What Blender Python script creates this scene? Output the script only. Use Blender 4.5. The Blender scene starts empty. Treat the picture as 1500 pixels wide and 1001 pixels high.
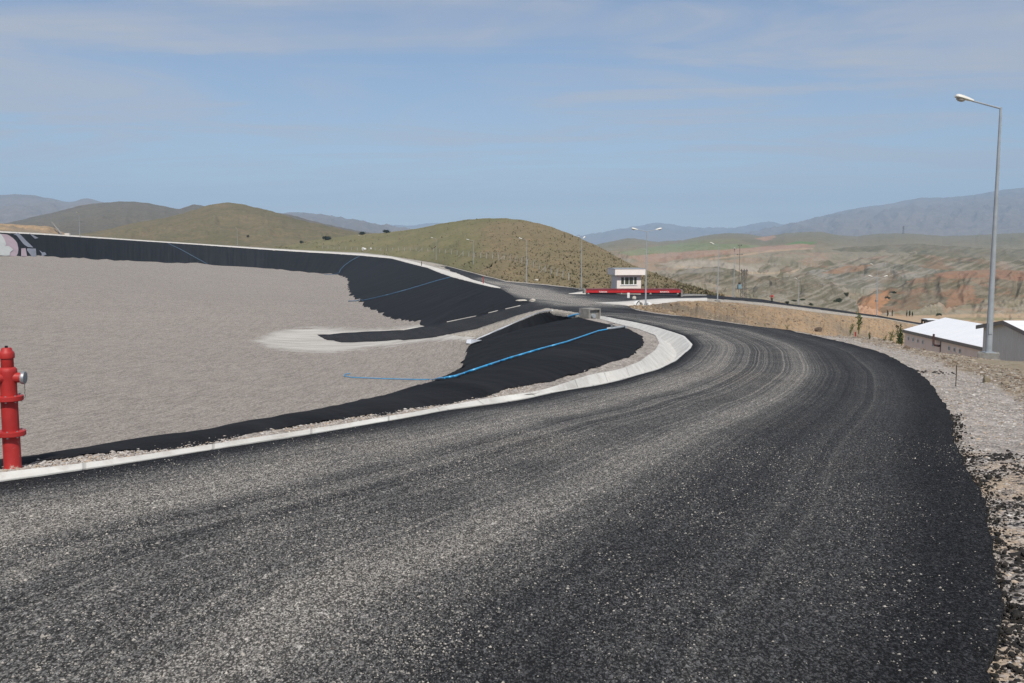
import bpy, bmesh, math, random
import numpy as np
from mathutils import Vector, Matrix
from mathutils.geometry import delaunay_2d_cdt
random.seed(7)
rng = np.random.default_rng(11)
sc = bpy.context.scene
COL = sc.collection
# ------------------------------------------------------------------ camera maths
F = 1425.0
HOR = 355.0
PITCH = math.atan((500.5 - HOR) / F)
CP, SP = math.cos(PITCH), math.sin(PITCH)

def P(px, row, Y):
    u = (px - 750.0) / F
    v = (500.5 - row) / F
    dy = CP + v * SP
    dz = -SP + v * CP
    s = Y / dy
    return np.array([u * s, Y, dz * s])

def Pv(px, row, Y):
    px = np.asarray(px, float); row = np.asarray(row, float); Y = np.asarray(Y, float)
    u = (px - 750.0) / F; v = (500.5 - row) / F
    s = Y / (CP + v * SP)
    return np.stack([u * s, Y, (-SP + v * CP) * s], -1)

def proj(p):
    p = np.asarray(p, float)
    x, y, z = p[..., 0], p[..., 1], p[..., 2]
    d = y * CP - z * SP
    up = y * SP + z * CP
    d = np.where(d > 0.05, d, 0.05)
    return 750 + F * x / d, 500.5 - F * up / d

RT = np.array([[1001, 4.7], [912, 5.45], [811, 6.9], [771, 7.6], [727, 8.6], [705, 9.1], [688, 9.7], [648, 11.6], [612, 14.2],
               [600, 15.3], [585, 16.9], [567, 19], [549, 21.7], [537, 24], [528, 26.2], [511, 32], [505, 35], [493, 41.5],
               [483, 49], [474, 58], [468, 65], [463, 71], [457, 82], [452, 97], [448, 108], [444, 121]])[::-1]

def Yr(row):
    return float(np.exp(np.interp(row, RT[:, 0], np.log(RT[:, 1]))))

def A(*pts):
    out = []
    for p in pts:
        if len(p) == 2:
            out.append(P(p[0], p[1], Yr(p[1])))
        elif p[0] == 'W':
            out.append(np.array(p[1:], float))
        else:
            out.append(P(*p))
    return np.array(out)

# ------------------------------------------------------------------ noise
_perm = rng.permutation(256)
_perm = np.concatenate([_perm, _perm, _perm])
_gr = rng.normal(size=(256, 2)); _gr /= np.linalg.norm(_gr, axis=1)[:, None]

def perlin(x, y):
    x = np.asarray(x, float); y = np.asarray(y, float)
    xi = np.floor(x).astype(int); yi = np.floor(y).astype(int)
    xf = x - xi; yf = y - yi
    u = xf * xf * xf * (xf * (xf * 6 - 15) + 10); v = yf * yf * yf * (yf * (yf * 6 - 15) + 10)
    def g(ix, iy, fx, fy):
        h = _perm[(_perm[ix & 255] + iy) & 255]
        return _gr[h, 0] * fx + _gr[h, 1] * fy
    a = g(xi, yi, xf, yf); b = g(xi + 1, yi, xf - 1, yf)
    c = g(xi, yi + 1, xf, yf - 1); d = g(xi + 1, yi + 1, xf - 1, yf - 1)
    return (a + u * (b - a)) * (1 - v) + (c + u * (d - c)) * v

def fbm(x, y, o=4):
    r = 0; a = 1; f = 1
    for k in range(o):
        r = r + a * perlin(x * f + 17.3 * k, y * f + 5.1 * k); a *= .5; f *= 2.03
    return r

def ridged(x, y, o=4):
    r = 0; a = 1; f = 1
    for k in range(o):
        r = r + a * (1 - 2.2 * np.abs(perlin(x * f + 11.7 * k, y * f + 3.9 * k))); a *= .5; f *= 2.1
    return r * .5

def smooth01(x, a, b):
    t = np.clip((x - a) / (b - a), 0, 1)
    return t * t * (3 - 2 * t)

# ------------------------------------------------------------------ mesh helpers
def tag(o, label=None, cat=None, group=None, kind=None):
    if label: o['label'] = label
    if cat: o['category'] = cat
    if group: o['group'] = group
    if kind: o['kind'] = kind
    return o

def mk(name, verts, faces, mat, parent=None, smooth=True, uv=None, attrs=None, loc=None):
    me = bpy.data.meshes.new(name)
    me.from_pydata([tuple(map(float, v)) for v in verts], [], [tuple(map(int, f)) for f in faces])
    if uv is not None:
        l = me.uv_layers.new(name='UVMap')
        idx = np.empty(len(me.loops), int); me.loops.foreach_get('vertex_index', idx)
        l.data.foreach_set('uv', np.asarray(uv, float)[idx].ravel())
    if attrs:
        for k, a in attrs.items():
            a = np.asarray(a, float)
            if a.ndim == 1:
                at = me.attributes.new(k, 'FLOAT', 'POINT'); at.data.foreach_set('value', a)
            else:
                at = me.attributes.new(k, 'FLOAT_COLOR', 'POINT')
                c = np.ones((len(a), 4)); c[:, :3] = a; at.data.foreach_set('color', c.ravel())
    me.materials.append(mat)
    if smooth:
        me.polygons.foreach_set('use_smooth', [True] * len(me.polygons))
    me.update()
    o = bpy.data.objects.new(name, me)
    COL.objects.link(o)
    if parent is not None: o.parent = parent
    if loc is not None: o.location = loc
    return o

def empty(name, loc, rz=0.0):
    o = bpy.data.objects.new(name, None); COL.objects.link(o)
    o.location = tuple(map(float, loc)); o.rotation_euler = (0, 0, rz); o.empty_display_size = .2
    return o

class MB:
    """collects simple solids into one mesh"""
    def __init__(s): s.v = []; s.f = []
    def add(s, v, f):
        n = len(s.v); s.v += [tuple(map(float, p)) for p in v]; s.f += [tuple(i + n for i in q) for q in f]; return s
    def box(s, x0, x1, y0, y1, z0, z1, rz=0.0, c=(0, 0)):
        v = [(x, y, z) for z in (z0, z1) for y in (y0, y1) for x in (x0, x1)]
        if rz:
            cr, sr = math.cos(rz), math.sin(rz)
            v = [(c[0] + (x - c[0]) * cr - (y - c[1]) * sr, c[1] + (x - c[0]) * sr + (y - c[1]) * cr, z) for x, y, z in v]
        return s.add(v, [(0, 2, 3, 1), (4, 5, 7, 6), (0, 1, 5, 4), (2, 6, 7, 3), (0, 4, 6, 2), (1, 3, 7, 5)])
    def tube(s, pts, rad, n=10, cap=True):
        pts = [Vector(p) for p in pts]
        if not hasattr(rad, '__len__'): rad = [rad] * len(pts)
        rings = []; up = None
        for i, p in enumerate(pts):
            d = (pts[min(i + 1, len(pts) - 1)] - pts[max(i - 1, 0)]).normalized()
            if up is None:
                up = Vector((0, 0, 1)) if abs(d.z) < .9 else Vector((1, 0, 0))
            a = d.cross(up).normalized(); b = a.cross(d).normalized(); up = b
            rings.append([p + (a * math.cos(2 * math.pi * k / n) + b * math.sin(2 * math.pi * k / n)) * rad[i] for k in range(n)])
        v = [q for r in rings for q in r]; f = []
        for i in range(len(rings) - 1):
            for k in range(n):
                f.append((i * n + k, i * n + (k + 1) % n, (i + 1) * n + (k + 1) % n, (i + 1) * n + k))
        if cap:
            f.append(tuple(range(n))[::-1]); f.append(tuple((len(rings) - 1) * n + k for k in range(n)))
        return s.add(v, f)
    def lathe(s, prof, n=24, c=(0, 0, 0), axis='z'):
        v = []; f = []
        for r, h in prof:
            for k in range(n):
                a = 2 * math.pi * k / n
                q = (r * math.cos(a), r * math.sin(a), h)
                if axis == 'x': q = (q[2], q[0], q[1])
                if axis == 'y': q = (q[0], q[2], q[1])
                v.append((c[0] + q[0], c[1] + q[1], c[2] + q[2]))
        for i in range(len(prof) - 1):
            for k in range(n):
                f.append((i * n + k, i * n + (k + 1) % n, (i + 1) * n + (k + 1) % n, (i + 1) * n + k))
        f.append(tuple(range(n))[::-1]); f.append(tuple((len(prof) - 1) * n + k for k in range(n)))
        return s.add(v, f)
    def build(s, name, mat, parent=None, smooth=False, loc=None, bevel=0.0):
        o = mk(name, s.v, s.f, mat, parent, smooth, loc=loc)
        bm = bmesh.new(); bm.from_mesh(o.data)
        bmesh.ops.recalc_face_normals(bm, faces=bm.faces[:])
        if bevel:
            ed = [e for e in bm.edges if len(e.link_faces) == 2 and e.calc_face_angle(0) > .6]
            bmesh.ops.bevel(bm, geom=ed, offset=bevel, segments=2, affect='EDGES', clamp_overlap=True)
        bm.to_mesh(o.data); bm.free()
        if smooth:
            o.data.polygons.foreach_set('use_smooth', [True] * len(o.data.polygons))
            try:
                o.data.set_sharp_from_angle(angle=math.radians(40))
            except Exception:
                pass
        return o

def dens(pts, step):
    """densify polyline (n,3); step may be a function of distance"""
    out = [pts[0]]
    for a, b in zip(pts[:-1], pts[1:]):
        L = np.linalg.norm(b - a); st = step(0.5 * (a + b)) if callable(step) else step
        n = max(1, int(round(L / st)))
        for k in range(1, n + 1): out.append(a + (b - a) * k / n)
    return np.array(out)

def smooth_line(pts, n=6):
    """Catmull-Rom through the points"""
    pts = np.asarray(pts, float); q = np.vstack([2 * pts[0] - pts[1], pts, 2 * pts[-1] - pts[-2]]); out = []
    for i in range(1, len(q) - 2):
        p0, p1, p2, p3 = q[i - 1], q[i], q[i + 1], q[i + 2]
        for k in range(n):
            t = k / n
            c = .5 * (2 * p1 + (p2 - p0) * t + (2 * p0 - 5 * p1 + 4 * p2 - p3) * t * t + (3 * p1 - p0 - 3 * p2 + p3) * t ** 3)
            lin = p1 + (p2 - p1) * t
            out.append(.6 * c + .4 * lin)
    out.append(pts[-1]); return np.array(out)

def arclen(pts):
    return np.concatenate([[0], np.cumsum(np.linalg.norm(np.diff(pts, axis=0), axis=1))])

def at_len(pts, t):
    s = arclen(pts); s /= s[-1]
    return np.stack([np.interp(t, s, pts[:, k]) for k in range(pts.shape[1])], -1)

def grid_faces(nr, nc):
    i = np.arange(nr - 1)[:, None] * nc + np.arange(nc - 1)[None, :]
    return np.stack([i, i + 1, i + 1 + nc, i + nc], -1).reshape(-1, 4)

def seg_dist(q, poly):
    """distance of points q (n,2) to open polyline poly (m,2), and arclength of the nearest point"""
    best = np.full(len(q), 1e9); bs = np.zeros(len(q)); s0 = 0
    for a, b in zip(poly[:-1], poly[1:]):
        d = b - a; L2 = max(d @ d, 1e-12)
        t = np.clip(((q - a) @ d) / L2, 0, 1)
        dd = np.hypot(*(q - (a + t[:, None] * d)).T)
        L = math.sqrt(L2); m = dd < best
        best[m] = dd[m]; bs[m] = s0 + t[m] * L; s0 += L
    return best, bs

def inside(q, poly):
    r = np.zeros(len(q), bool); x, y = q[:, 0], q[:, 1]; n = len(poly)
    for i in range(n):
        x0, y0 = poly[i]; x1, y1 = poly[(i + 1) % n]
        if y0 == y1: continue
        c = ((y0 > y) != (y1 > y)) & (x < (x1 - x0) * (y - y0) / (y1 - y0) + x0)
        r ^= c
    return r

def warp(x, y):
    return x / np.sqrt(y * y + 64), np.arcsinh(y / 8)

class TPS:
    def __init__(s, pts, lam=1e-4):
        pts = np.asarray(pts, float)
        p, q = warp(pts[:, 0], pts[:, 1]); s.c = np.stack([p * 1.6, q], -1)
        z = pts[:, 2]; n = len(z)
        d = np.linalg.norm(s.c[:, None] - s.c[None], axis=-1)
        K = s.k(d) + lam * np.eye(n)
        M = np.zeros((n + 3, n + 3)); M[:n, :n] = K; M[:n, n] = 1; M[:n, n + 1:] = s.c
        M[n:, :n] = M[:n, n:].T
        s.w = np.linalg.lstsq(M, np.concatenate([z, [0, 0, 0]]), rcond=None)[0]
    @staticmethod
    def k(d): return np.where(d > 1e-9, d * d * np.log(np.maximum(d, 1e-9)), 0)
    def __call__(s, x, y):
        x = np.asarray(x, float).ravel(); y = np.asarray(y, float).ravel()
        p, q = warp(x, y); c = np.stack([p * 1.6, q], -1); n = len(s.c); out = np.empty(len(x))
        for i in range(0, len(x), 20000):
            b = c[i:i + 20000]; d = np.linalg.norm(b[:, None] - s.c[None], axis=-1)
            out[i:i + 20000] = s.k(d) @ s.w[:n] + s.w[n] + b @ s.w[n + 1:]
        return out

def fill(poly, dp, dq, keep=None):
    """triangulate a world polygon (n,2) with interior points on a warped grid; returns verts (n,2), tris"""
    poly = np.asarray(poly, float)[:, :2]
    p, q = warp(poly[:, 0], poly[:, 1])
    gp, gq = np.meshgrid(np.arange(p.min(), p.max(), dp), np.arange(q.min(), q.max(), dq))
    gp = gp.ravel() + rng.uniform(-.25, .25, gp.size) * dp; gq = gq.ravel() + rng.uniform(-.25, .25, gq.size) * dq
    y = 8 * np.sinh(gq); x = gp * np.sqrt(y * y + 64); g = np.stack([x, y], -1)
    g = g[inside(g, poly)]
    pl = np.vstack([poly, poly[:1]])
    d, _ = seg_dist(g, pl)
    r = np.sqrt(g[:, 1] ** 2 + 64) * min(dp, dq) * .45
    g = g[d > r]
    allp = np.vstack([poly, g]); n = len(poly)
    res = delaunay_2d_cdt([Vector(v) for v in allp], [(i, (i + 1) % n) for i in range(n)], [], 1, 1e-5)
    v = np.array([tuple(w) for w in res[0]]); f = [tuple(t) for t in res[2]]
    ar = []
    for t in f:
        a, b, c = v[t[0]], v[t[1]], v[t[2]]
        ar.append(t if (b[0] - a[0]) * (c[1] - a[1]) - (b[1] - a[1]) * (c[0] - a[0]) > 0 else t[::-1])
    return v, ar

def boundary_skirt(v3, faces, depth):
    cnt = {}
    for f in faces:
        for i in range(len(f)):
            a, b = f[i], f[(i + 1) % len(f)]
            cnt[(a, b)] = cnt.get((a, b), 0) + 1
    v3 = list(map(tuple, v3)); nf = list(faces); m = {}
    for (a, b) in list(cnt):
        if (b, a) not in cnt:
            for k in (a, b):
                if k not in m:
                    m[k] = len(v3); v3.append((v3[k][0], v3[k][1], v3[k][2] - depth))
            nf.append((b, a, m[a], m[b]))
    order = list(m.items())
    return np.array(v3), nf, order

# ------------------------------------------------------------------ materials
class NT:
    def __init__(s, name):
        s.m = bpy.data.materials.new(name); s.m.use_nodes = True
        s.n = s.m.node_tree.nodes; s.l = s.m.node_tree.links
        s.b = s.n['Principled BSDF']; s.y = 0
    def new(s, t, **k):
        n = s.n.new(t)
        for a, b in k.items(): setattr(n, a, b)
        return n
    def put(s, sock, v):
        if hasattr(v, 'is_output'): s.l.new(v, sock)
        elif isinstance(v, (tuple, list)): sock.default_value = (*v, 1) if (len(v) == 3 and sock.type == 'RGBA') else v
        else: sock.default_value = v
    def pos(s):
        return s.new('ShaderNodeNewGeometry').outputs['Position']
    def uv(s):
        return s.new('ShaderNodeTexCoord').outputs['UV']
    def objco(s):
        return s.new('ShaderNodeTexCoord').outputs['Object']
    def mapped(s, vec, scale=(1, 1, 1), loc=(0, 0, 0), rot=(0, 0, 0)):
        n = s.new('ShaderNodeMapping'); s.put(n.inputs['Vector'], vec)
        n.inputs['Scale'].default_value = scale; n.inputs['Location'].default_value = loc; n.inputs['Rotation'].default_value = rot
        return n.outputs[0]
    def noise(s, vec, scale, detail=4, rough=.55, dist=0, out='Fac'):
        n = s.new('ShaderNodeTexNoise'); s.put(n.inputs['Vector'], vec)
        n.inputs['Scale'].default_value = scale; n.inputs['Detail'].default_value = detail
        n.inputs['Roughness'].default_value = rough; n.inputs['Distortion'].default_value = dist
        return n.outputs[out]
    def vor(s, vec, scale, feature='F1', out='Distance', rnd=1.0):
        n = s.new('ShaderNodeTexVoronoi', feature=feature); s.put(n.inputs['Vector'], vec)
        n.inputs['Scale'].default_value = scale; n.inputs['Randomness'].default_value = rnd
        return n.outputs[out]
    def math(s, op, a, b=0.0, clamp=False):
        n = s.new('ShaderNodeMath', operation=op, use_clamp=clamp); s.put(n.inputs[0], a); s.put(n.inputs[1], b)
        return n.outputs[0]
    def ramp(s, fac, stops, interp='LINEAR'):
        n = s.new('ShaderNodeValToRGB'); s.put(n.inputs[0], fac); e = n.color_ramp.elements
        n.color_ramp.interpolation = interp
        while len(e) < len(stops): e.new(.5)
        for k, (p, c) in enumerate(stops):
            e[k].position = p; e[k].color = (*c, 1) if hasattr(c, '__len__') else (c, c, c, 1)
        return n.outputs[0]
    def rng(s, v, a, b, c=0.0, d=1.0):
        n = s.new('ShaderNodeMapRange', clamp=True); s.put(n.inputs[0], v)
        for k, q in enumerate((a, b, c, d)): s.put(n.inputs[k + 1], q)
        return n.outputs[0]
    def mix(s, fac, a, b, mode='MIX'):
        n = s.new('ShaderNodeMix', data_type='RGBA', blend_type=mode); s.put(n.inputs[0], fac)
        s.put(n.inputs[6], a); s.put(n.inputs[7], b); return n.outputs[2]
    def attr(s, name, out='Fac'):
        n = s.new('ShaderNodeAttribute', attribute_name=name); return n.outputs[out]
    def sep(s, col):
        n = s.new('ShaderNodeSeparateXYZ'); s.put(n.inputs[0], col); return n.outputs
    def bump(s, h, strength=.5, dist=.02, normal=None):
        n = s.new('ShaderNodeBump'); s.put(n.inputs['Height'], h); n.inputs['Strength'].default_value = strength
        n.inputs['Distance'].default_value = dist
        if normal is not None: s.put(n.inputs['Normal'], normal)
        return n.outputs[0]
    def fin(s, color=None, rough=.8, normal=None, metal=0.0, spec=.3):
        if color is not None: s.put(s.b.inputs['Base Color'], color)
        s.put(s.b.inputs['Roughness'], rough); s.put(s.b.inputs['Metallic'], metal)
        s.b.inputs['Specular IOR Level'].default_value = spec
        if normal is not None: s.put(s.b.inputs['Normal'], normal)
        return s.m

def plain(name, col, rough=.6, metal=0.0, var=.15, scale=6.0, spec=.4, bump=0.0):
    t = NT(name); o = t.objco()
    n = t.noise(o, scale, 5, .6)
    c = t.mix(t.rng(n, .3, .7), tuple(x * (1 - var) for x in col), tuple(min(1, x * (1 + var)) for x in col))
    r = t.rng(t.noise(o, scale * 2.3, 3), .3, .7, max(.05, rough - .12), min(1, rough + .12))
    nm = t.bump(t.noise(o, scale * 14, 3), bump, .01) if bump else None
    return t.fin(c, r, nm, metal, spec)

M = {}
def build_materials():
    # asphalt ---------------------------------------------------------
    t = NT('asphalt'); w = t.pos(); uv = t.uv(); dust = t.attr('dust'); edge = t.attr('edge')
    wy = t.mapped(w, (1, .52, 1))
    b1 = t.rng(t.noise(t.mapped(uv, (.022, .38, 1)), 1, 5, .62, .6), .32, .60)
    b2 = t.rng(t.noise(t.mapped(uv, (.075, 1.7, 1), (3, 7, 0)), 1, 5, .66, .4), .36, .66)
    b3 = t.math('ADD', t.math('MULTIPLY', t.rng(t.noise(t.mapped(uv, (.03, 4.0, 1)), 1, 3, .6, .15), .46, .66), .6), t.math('MULTIPLY', t.rng(t.noise(t.mapped(uv, (.022, 10.0, 1)), 1, 2, .6, .1), .48, .64), .6))
    blot = t.rng(t.noise(w, .55, 6, .65), .3, .7)
    trk = t.math('MULTIPLY', b3, t.rng(edge, 0, 1, .3, .7))
    D = t.math('ADD', t.math('MULTIPLY', b1, .56), t.math('ADD', t.math('MULTIPLY', b2, .36), t.math('ADD', trk, t.math('MULTIPLY', blot, .26))))
    D = t.math('MULTIPLY', D, dust, True)
    mcol = t.ramp(D, [(0, (.0165, .0165, .0178)), (.25, (.050, .0496, .0495)), (.55, (.122, .1175, .110)), (1, (.265, .246, .218))])
    mcol = t.mix(t.math('MULTIPLY', t.rng(t.noise(w, .3, 4), .55, .75), t.math('MULTIPLY', D, .35)), mcol, (.20, .165, .125))
    cc1 = t.sep(t.vor(wy, 105, out='Color')); cd = t.vor(wy, 105); cs = t.sep(t.vor(wy, 52, out='Color'))
    g = t.math('ADD', t.math('MULTIPLY', cc1[0], .6), t.math('MULTIPLY', t.noise(wy, 58, 4, .8), .78))
    g = t.math('SUBTRACT', g, t.math('MULTIPLY', t.rng(cd, .3, .7), .16))
    g = t.math('ADD', g, t.math('MULTIPLY', t.rng(cs[1], .9, .95), .2))
    fac = t.ramp(t.math('MULTIPLY', g, .8), [(.22, .22), (.42, .42), (.55, .95), (.72, 1.95), (.95, 3.6)])
    n_ = t.new('ShaderNodeMix', data_type='RGBA', blend_type='MULTIPLY'); n_.inputs[0].default_value = 1; t.put(n_.inputs[6], mcol); t.put(n_.inputs[7], fac)
    col = n_.outputs[2]
    h = t.math('ADD', t.math('MULTIPLY', cd, -.8), t.noise(w, 140, 2))
    nm = t.bump(h, .7, .012, t.bump(t.noise(t.mapped(uv, (.1, 2.2, 1)), 1, 3), .25, .03))
    M['asphalt'] = t.fin(col, t.rng(cs[2], 0, 1, .75, .95), nm, 0, .14)
    # gravel floor -----------------------------------------------------
    def gravel(name, a, b, c, extra=None, big=26, lim=None):
        t = NT(name); w0 = t.pos(); w = t.mapped(w0, (1, .6, 1))
        cc = t.sep(t.vor(w, big, out='Color')); cd = t.vor(w, big)
        c2 = t.sep(t.vor(w, big * .28, out='Color'))
        col = t.ramp(cc[0], [(0, tuple(x * .55 for x in a)), (.35, a), (.7, b), (1, c)])
        col = t.mix(t.math('MULTIPLY', c2[0], .35), col, t.ramp(c2[1], [(0, tuple(x * .6 for x in a)), (1, c)]))
        tone = t.noise(t.mapped(w, (1, 3, 1)), .05, 5, .6)
        col = t.mix(t.rng(tone, .3, .75, 0, .35), col, tuple(x * .78 for x in a))
        ft = t.noise(t.mapped(w, (.12, 1.0, 1)), .8, 5, .65)
        col = t.mix(t.rng(ft, .45, .7, 0, .16), col, tuple(x * .62 for x in a))
        wl = t.mapped(w0, (1, .26, 1)); wl2 = t.mapped(w0, (1, .10, 1))
        lump = t.math('ADD', t.math('MULTIPLY', t.noise(w, 13, 3, .8), .34), t.math('ADD', t.math('MULTIPLY', t.noise(wl, 9, 3, .8), .36), t.math('MULTIPLY', t.noise(wl2, 3.2, 4, .8), .30)))
        col = t.mix(t.rng(lump, .44, .56, .0, 1), t.mix(.5, col, tuple(x * .36 for x in a)), t.mix(.28, col, c))  # tone noise stands in for self-shadow of gravel lumps, put into the colour
        if extra: col = extra(t, w0, col)
        big_d = t.vor(w, big * .28)
        h = t.math('ADD', t.math('MULTIPLY', cd, -1), t.math('MULTIPLY', big_d, -1.2))
        nm = t.bump(h, .9, .03)
        return t.fin(col, .9, nm, 0, .2)
    def lime(t, w, col):
        l = t.attr('lime'); n = t.noise(w, .35, 5, .65); n2 = t.noise(t.mapped(w, (.15, 1.2, 1)), 1.1, 5, .6)
        m = t.rng(t.math('ADD', l, t.math('MULTIPLY', t.math('SUBTRACT', t.math('ADD', t.math('MULTIPLY', n, .5), t.math('MULTIPLY', n2, .5)), .5), 2.6)), .25, .85)
        lc = t.mix(t.rng(n2, .3, .7), (.36, .335, .295), (.66, .635, .58))
        return t.mix(t.math('MULTIPLY', m, .9), col, lc)
    M['floor'] = gravel('gravel_floor', (.288, .250, .214), (.358, .312, .270), (.57, .51, .45), lime)
    M['gravel'] = gravel('pale_gravel', (.36, .31, .265), (.47, .415, .36), (.66, .60, .54), None, 30)
    def rub(t, w, col):
        r = t.attr('rubble'); b = t.attr('bitumen')
        n = t.noise(w, 1.3, 5, .65)
        rv = t.sep(t.vor(w, 9, out='Color'))
        rc = t.ramp(rv[0], [(0, (.10, .08, .055)), (.4, (.24, .19, .14)), (.75, (.33, .28, .21)), (1, (.47, .42, .35))])
        rc = t.mix(t.rng(t.noise(w, .5, 4), .4, .7, 0, .6), rc, (.30, .22, .14))
        m = t.rng(t.math('ADD', r, t.math('MULTIPLY', t.math('SUBTRACT', n, .5), 1.1)), .35, .65)
        col = t.mix(m, col, rc)
        soil = t.rng(t.noise(w, 1.1, 4), .5, .62)
        col = t.mix(t.math('MULTIPLY', t.math('MULTIPLY', soil, b), .7), col, (.46, .35, .24))
        n2 = t.noise(t.mapped(w, (1.0, 1.8, 1)), 3.2, 5, .7); n3 = t.noise(w, 22, 3, .7)
        k = t.math('ADD', t.math('MULTIPLY', n2, .62), t.math('MULTIPLY', n3, .38))
        bm_ = t.rng(t.math('ADD', k, t.math('MULTIPLY', t.math('SUBTRACT', b, 1), .45)), .525, .555)
        return t.mix(bm_, col, t.mix(n3, (.012, .012, .014), (.035, .035, .037)))
    M['shoulder'] = gravel('shoulder_gravel', (.355, .31, .268), (.47, .42, .372), (.64, .585, .53), rub, 28)
    M['verge'] = gravel('sandy_verge', (.42, .37, .30), (.50, .45, .38), (.62, .57, .50), None, 20)
    # geotextile ---------------------------------------------------------
    t = NT('black_geotextile'); uv = t.uv(); w = t.pos()
    seam = t.noise(t.mapped(uv, (.9, .03, 1)), 1, 4, .6)
    fine = t.noise(t.mapped(uv, (3.5, .25, 1)), 1, 3, .6)
    wr = t.noise(w, 1.3, 4, .6)
    col = t.mix(t.rng(seam, .35, .7), (.0072, .0074, .0082), (.0205, .0205, .0220))
    col = t.mix(t.rng(t.noise(w, .22, 5, .65), .52, .75, 0, .35), col, (.030, .029, .028))
    h = t.math('ADD', t.math('MULTIPLY', seam, 1.0), t.math('ADD', t.math('MULTIPLY', fine, .25), t.math('MULTIPLY', wr, .35)))
    M['liner'] = t.fin(col, .9, t.bump(h, .8, .12), 0, .12)
    # concrete -----------------------------------------------------------
    t = NT('channel_concrete'); uv = t.uv(); w = t.pos()
    sx = t.sep(uv)[0]; fr = t.math('FRACT', t.math('MULTIPLY', sx, .62))
    joint = t.rng(t.math('ABSOLUTE', t.math('SUBTRACT', fr, .5)), .482, .494)
    n = t.noise(w, 1.7, 6, .65); n2 = t.noise(t.mapped(uv, (1.2, 7, 1)), 1, 5, .6)
    col = t.mix(t.rng(n, .3, .7), (.52, .51, .475), (.70, .685, .64))
    slab = t.new('ShaderNodeTexWhiteNoise', noise_dimensions='1D'); t.put(slab.inputs['W'], t.math('FLOOR', t.math('MULTIPLY', sx, .62)))
    col = t.mix(t.math('MULTIPLY', slab.outputs[0], .22), col, (.50, .485, .45))
    col = t.mix(t.rng(n2, .5, .8, 0, .5), col, (.36, .33, .29))
    col = t.mix(t.math('MULTIPLY', joint, .55), col, (.25, .24, .22))
    vy = t.sep(uv)[1]; dn = t.math('MULTIPLY', t.math('SUBTRACT', t.noise(w, 3.0, 5, .7), .5), 1.6)
    dirt = t.math('ADD', t.rng(t.math('ADD', vy, dn), .95, 1.35), t.math('ADD', t.rng(t.math('ADD', vy, t.math('MULTIPLY', dn, .5)), .22, .0), t.rng(t.math('ADD', dn, t.rng(t.math('ABSOLUTE', t.math('SUBTRACT', vy, .7)), .25, 0)), 1.0, 1.5)), True)
    col = t.mix(t.math('MULTIPLY', dirt, .62), col, (.36, .325, .285))
    M['channel'] = t.fin(col, .85, t.bump(t.math('SUBTRACT', t.noise(w, 18, 4), t.math('MULTIPLY', joint, 2)), .4, .012), 0, .2)
    t = NT('old_concrete'); w = t.objco()
    col = t.mix(t.rng(t.noise(w, 2.2, 6, .7), .3, .7), (.17, .16, .14), (.36, .345, .32))
    col = t.mix(t.rng(t.noise(t.mapped(w, (6, 6, .8)), 1, 4), .52, .75, 0, .6), col, (.12, .11, .095))
    M['concrete'] = t.fin(col, .9, t.bump(t.noise(w, 30, 4), .4, .01), 0, .2)
    t = NT('pale_kerb'); w = t.pos()
    col = t.mix(t.rng(t.noise(w, .6, 6, .65), .3, .7), (.50, .47, .42), (.72, .685, .63))
    M['kerb'] = t.fin(col, .9, t.bump(t.noise(w, 12, 4), .4, .02), 0, .2)
    # soils & hills --------------------------------------------------------
    t = NT('soil_bank'); w = t.pos(); uv = t.uv()
    n1 = t.noise(t.mapped(uv, (.5, .09, 1)), 1, 6, .68, .6); n2 = t.noise(w, .9, 6, .75); n3 = t.sep(t.vor(w, 2.4, out='Color'))
    col = t.ramp(n1, [(.25, (.33, .24, .155)), (.45, (.48, .325, .185)), (.6, (.42, .295, .185)), (.8, (.35, .28, .20))])
    col = t.mix(t.rng(n2, .52, .75, 0, .8), col, (.21, .16, .105))
    col = t.mix(t.math('MULTIPLY', t.rng(n3[0], .72, .8), .75), col, t.mix(n3[1], (.42, .36, .28), (.14, .105, .07)))
    col = t.mix(t.rng(t.noise(w, .045, 4), .45, .6, 0, .8), col, t.mix(n2, (.30, .25, .185), (.20, .165, .12)))
    M['bank'] = t.fin(col, .95, t.bump(t.math('ADD', n2, t.math('MULTIPLY', n1, 1.5)), .9, .5), 0, .1)
    t = NT('ground_soil'); w = t.pos(); gv = t.sep(t.vor(w, 11, out='Color'))
    n1 = t.noise(w, .12, 6, .65); n2 = t.noise(w, 1.5, 5, .7)
    col = t.mix(n1, (.24, .19, .13), (.33, .28, .20)); col = t.mix(t.rng(n2, .5, .7, 0, .7), col, (.15, .13, .08)); col = t.mix(t.math('MULTIPLY', gv[0], .5), col, t.mix(gv[1], (.12, .095, .065), (.40, .35, .28)))
    M['ground'] = t.fin(col, .95, t.bump(n2, .6, .15), 0, .1)
    def hill(name, cA, cB, cC, s, bs, bd, w3=.6):
        t = NT(name); w = t.pos()
        n1 = t.noise(w, .018 * s, 6, .6); n2 = t.noise(w, .16 * s, 6, .7); n3 = t.noise(w, .75 * s, 4, .7)
        col = t.mix(t.rng(n1, .35, .65), cA, cB)
        col = t.mix(t.rng(n2, .46, .68, 0, .7), col, cC)
        col = t.mix(t.rng(n3, .52, .66, 0, w3), col, tuple(x * .5 for x in cA))
        return t.fin(col, .95, t.bump(t.math('ADD', n2, t.math('MULTIPLY', n3, .4)), bs, bd), 0, .1)
    M['hill_grass'] = None
    t = NT('scrub_hill'); w = t.pos(); tint = t.attr('tint')
    n1 = t.noise(w, .03, 6, .6); n2 = t.noise(w, .22, 6, .72); n3 = t.noise(w, .9, 4, .7)
    gr = t.mix(t.rng(n1, .35, .65), (.162, .150, .072), (.215, .192, .098))
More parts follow.
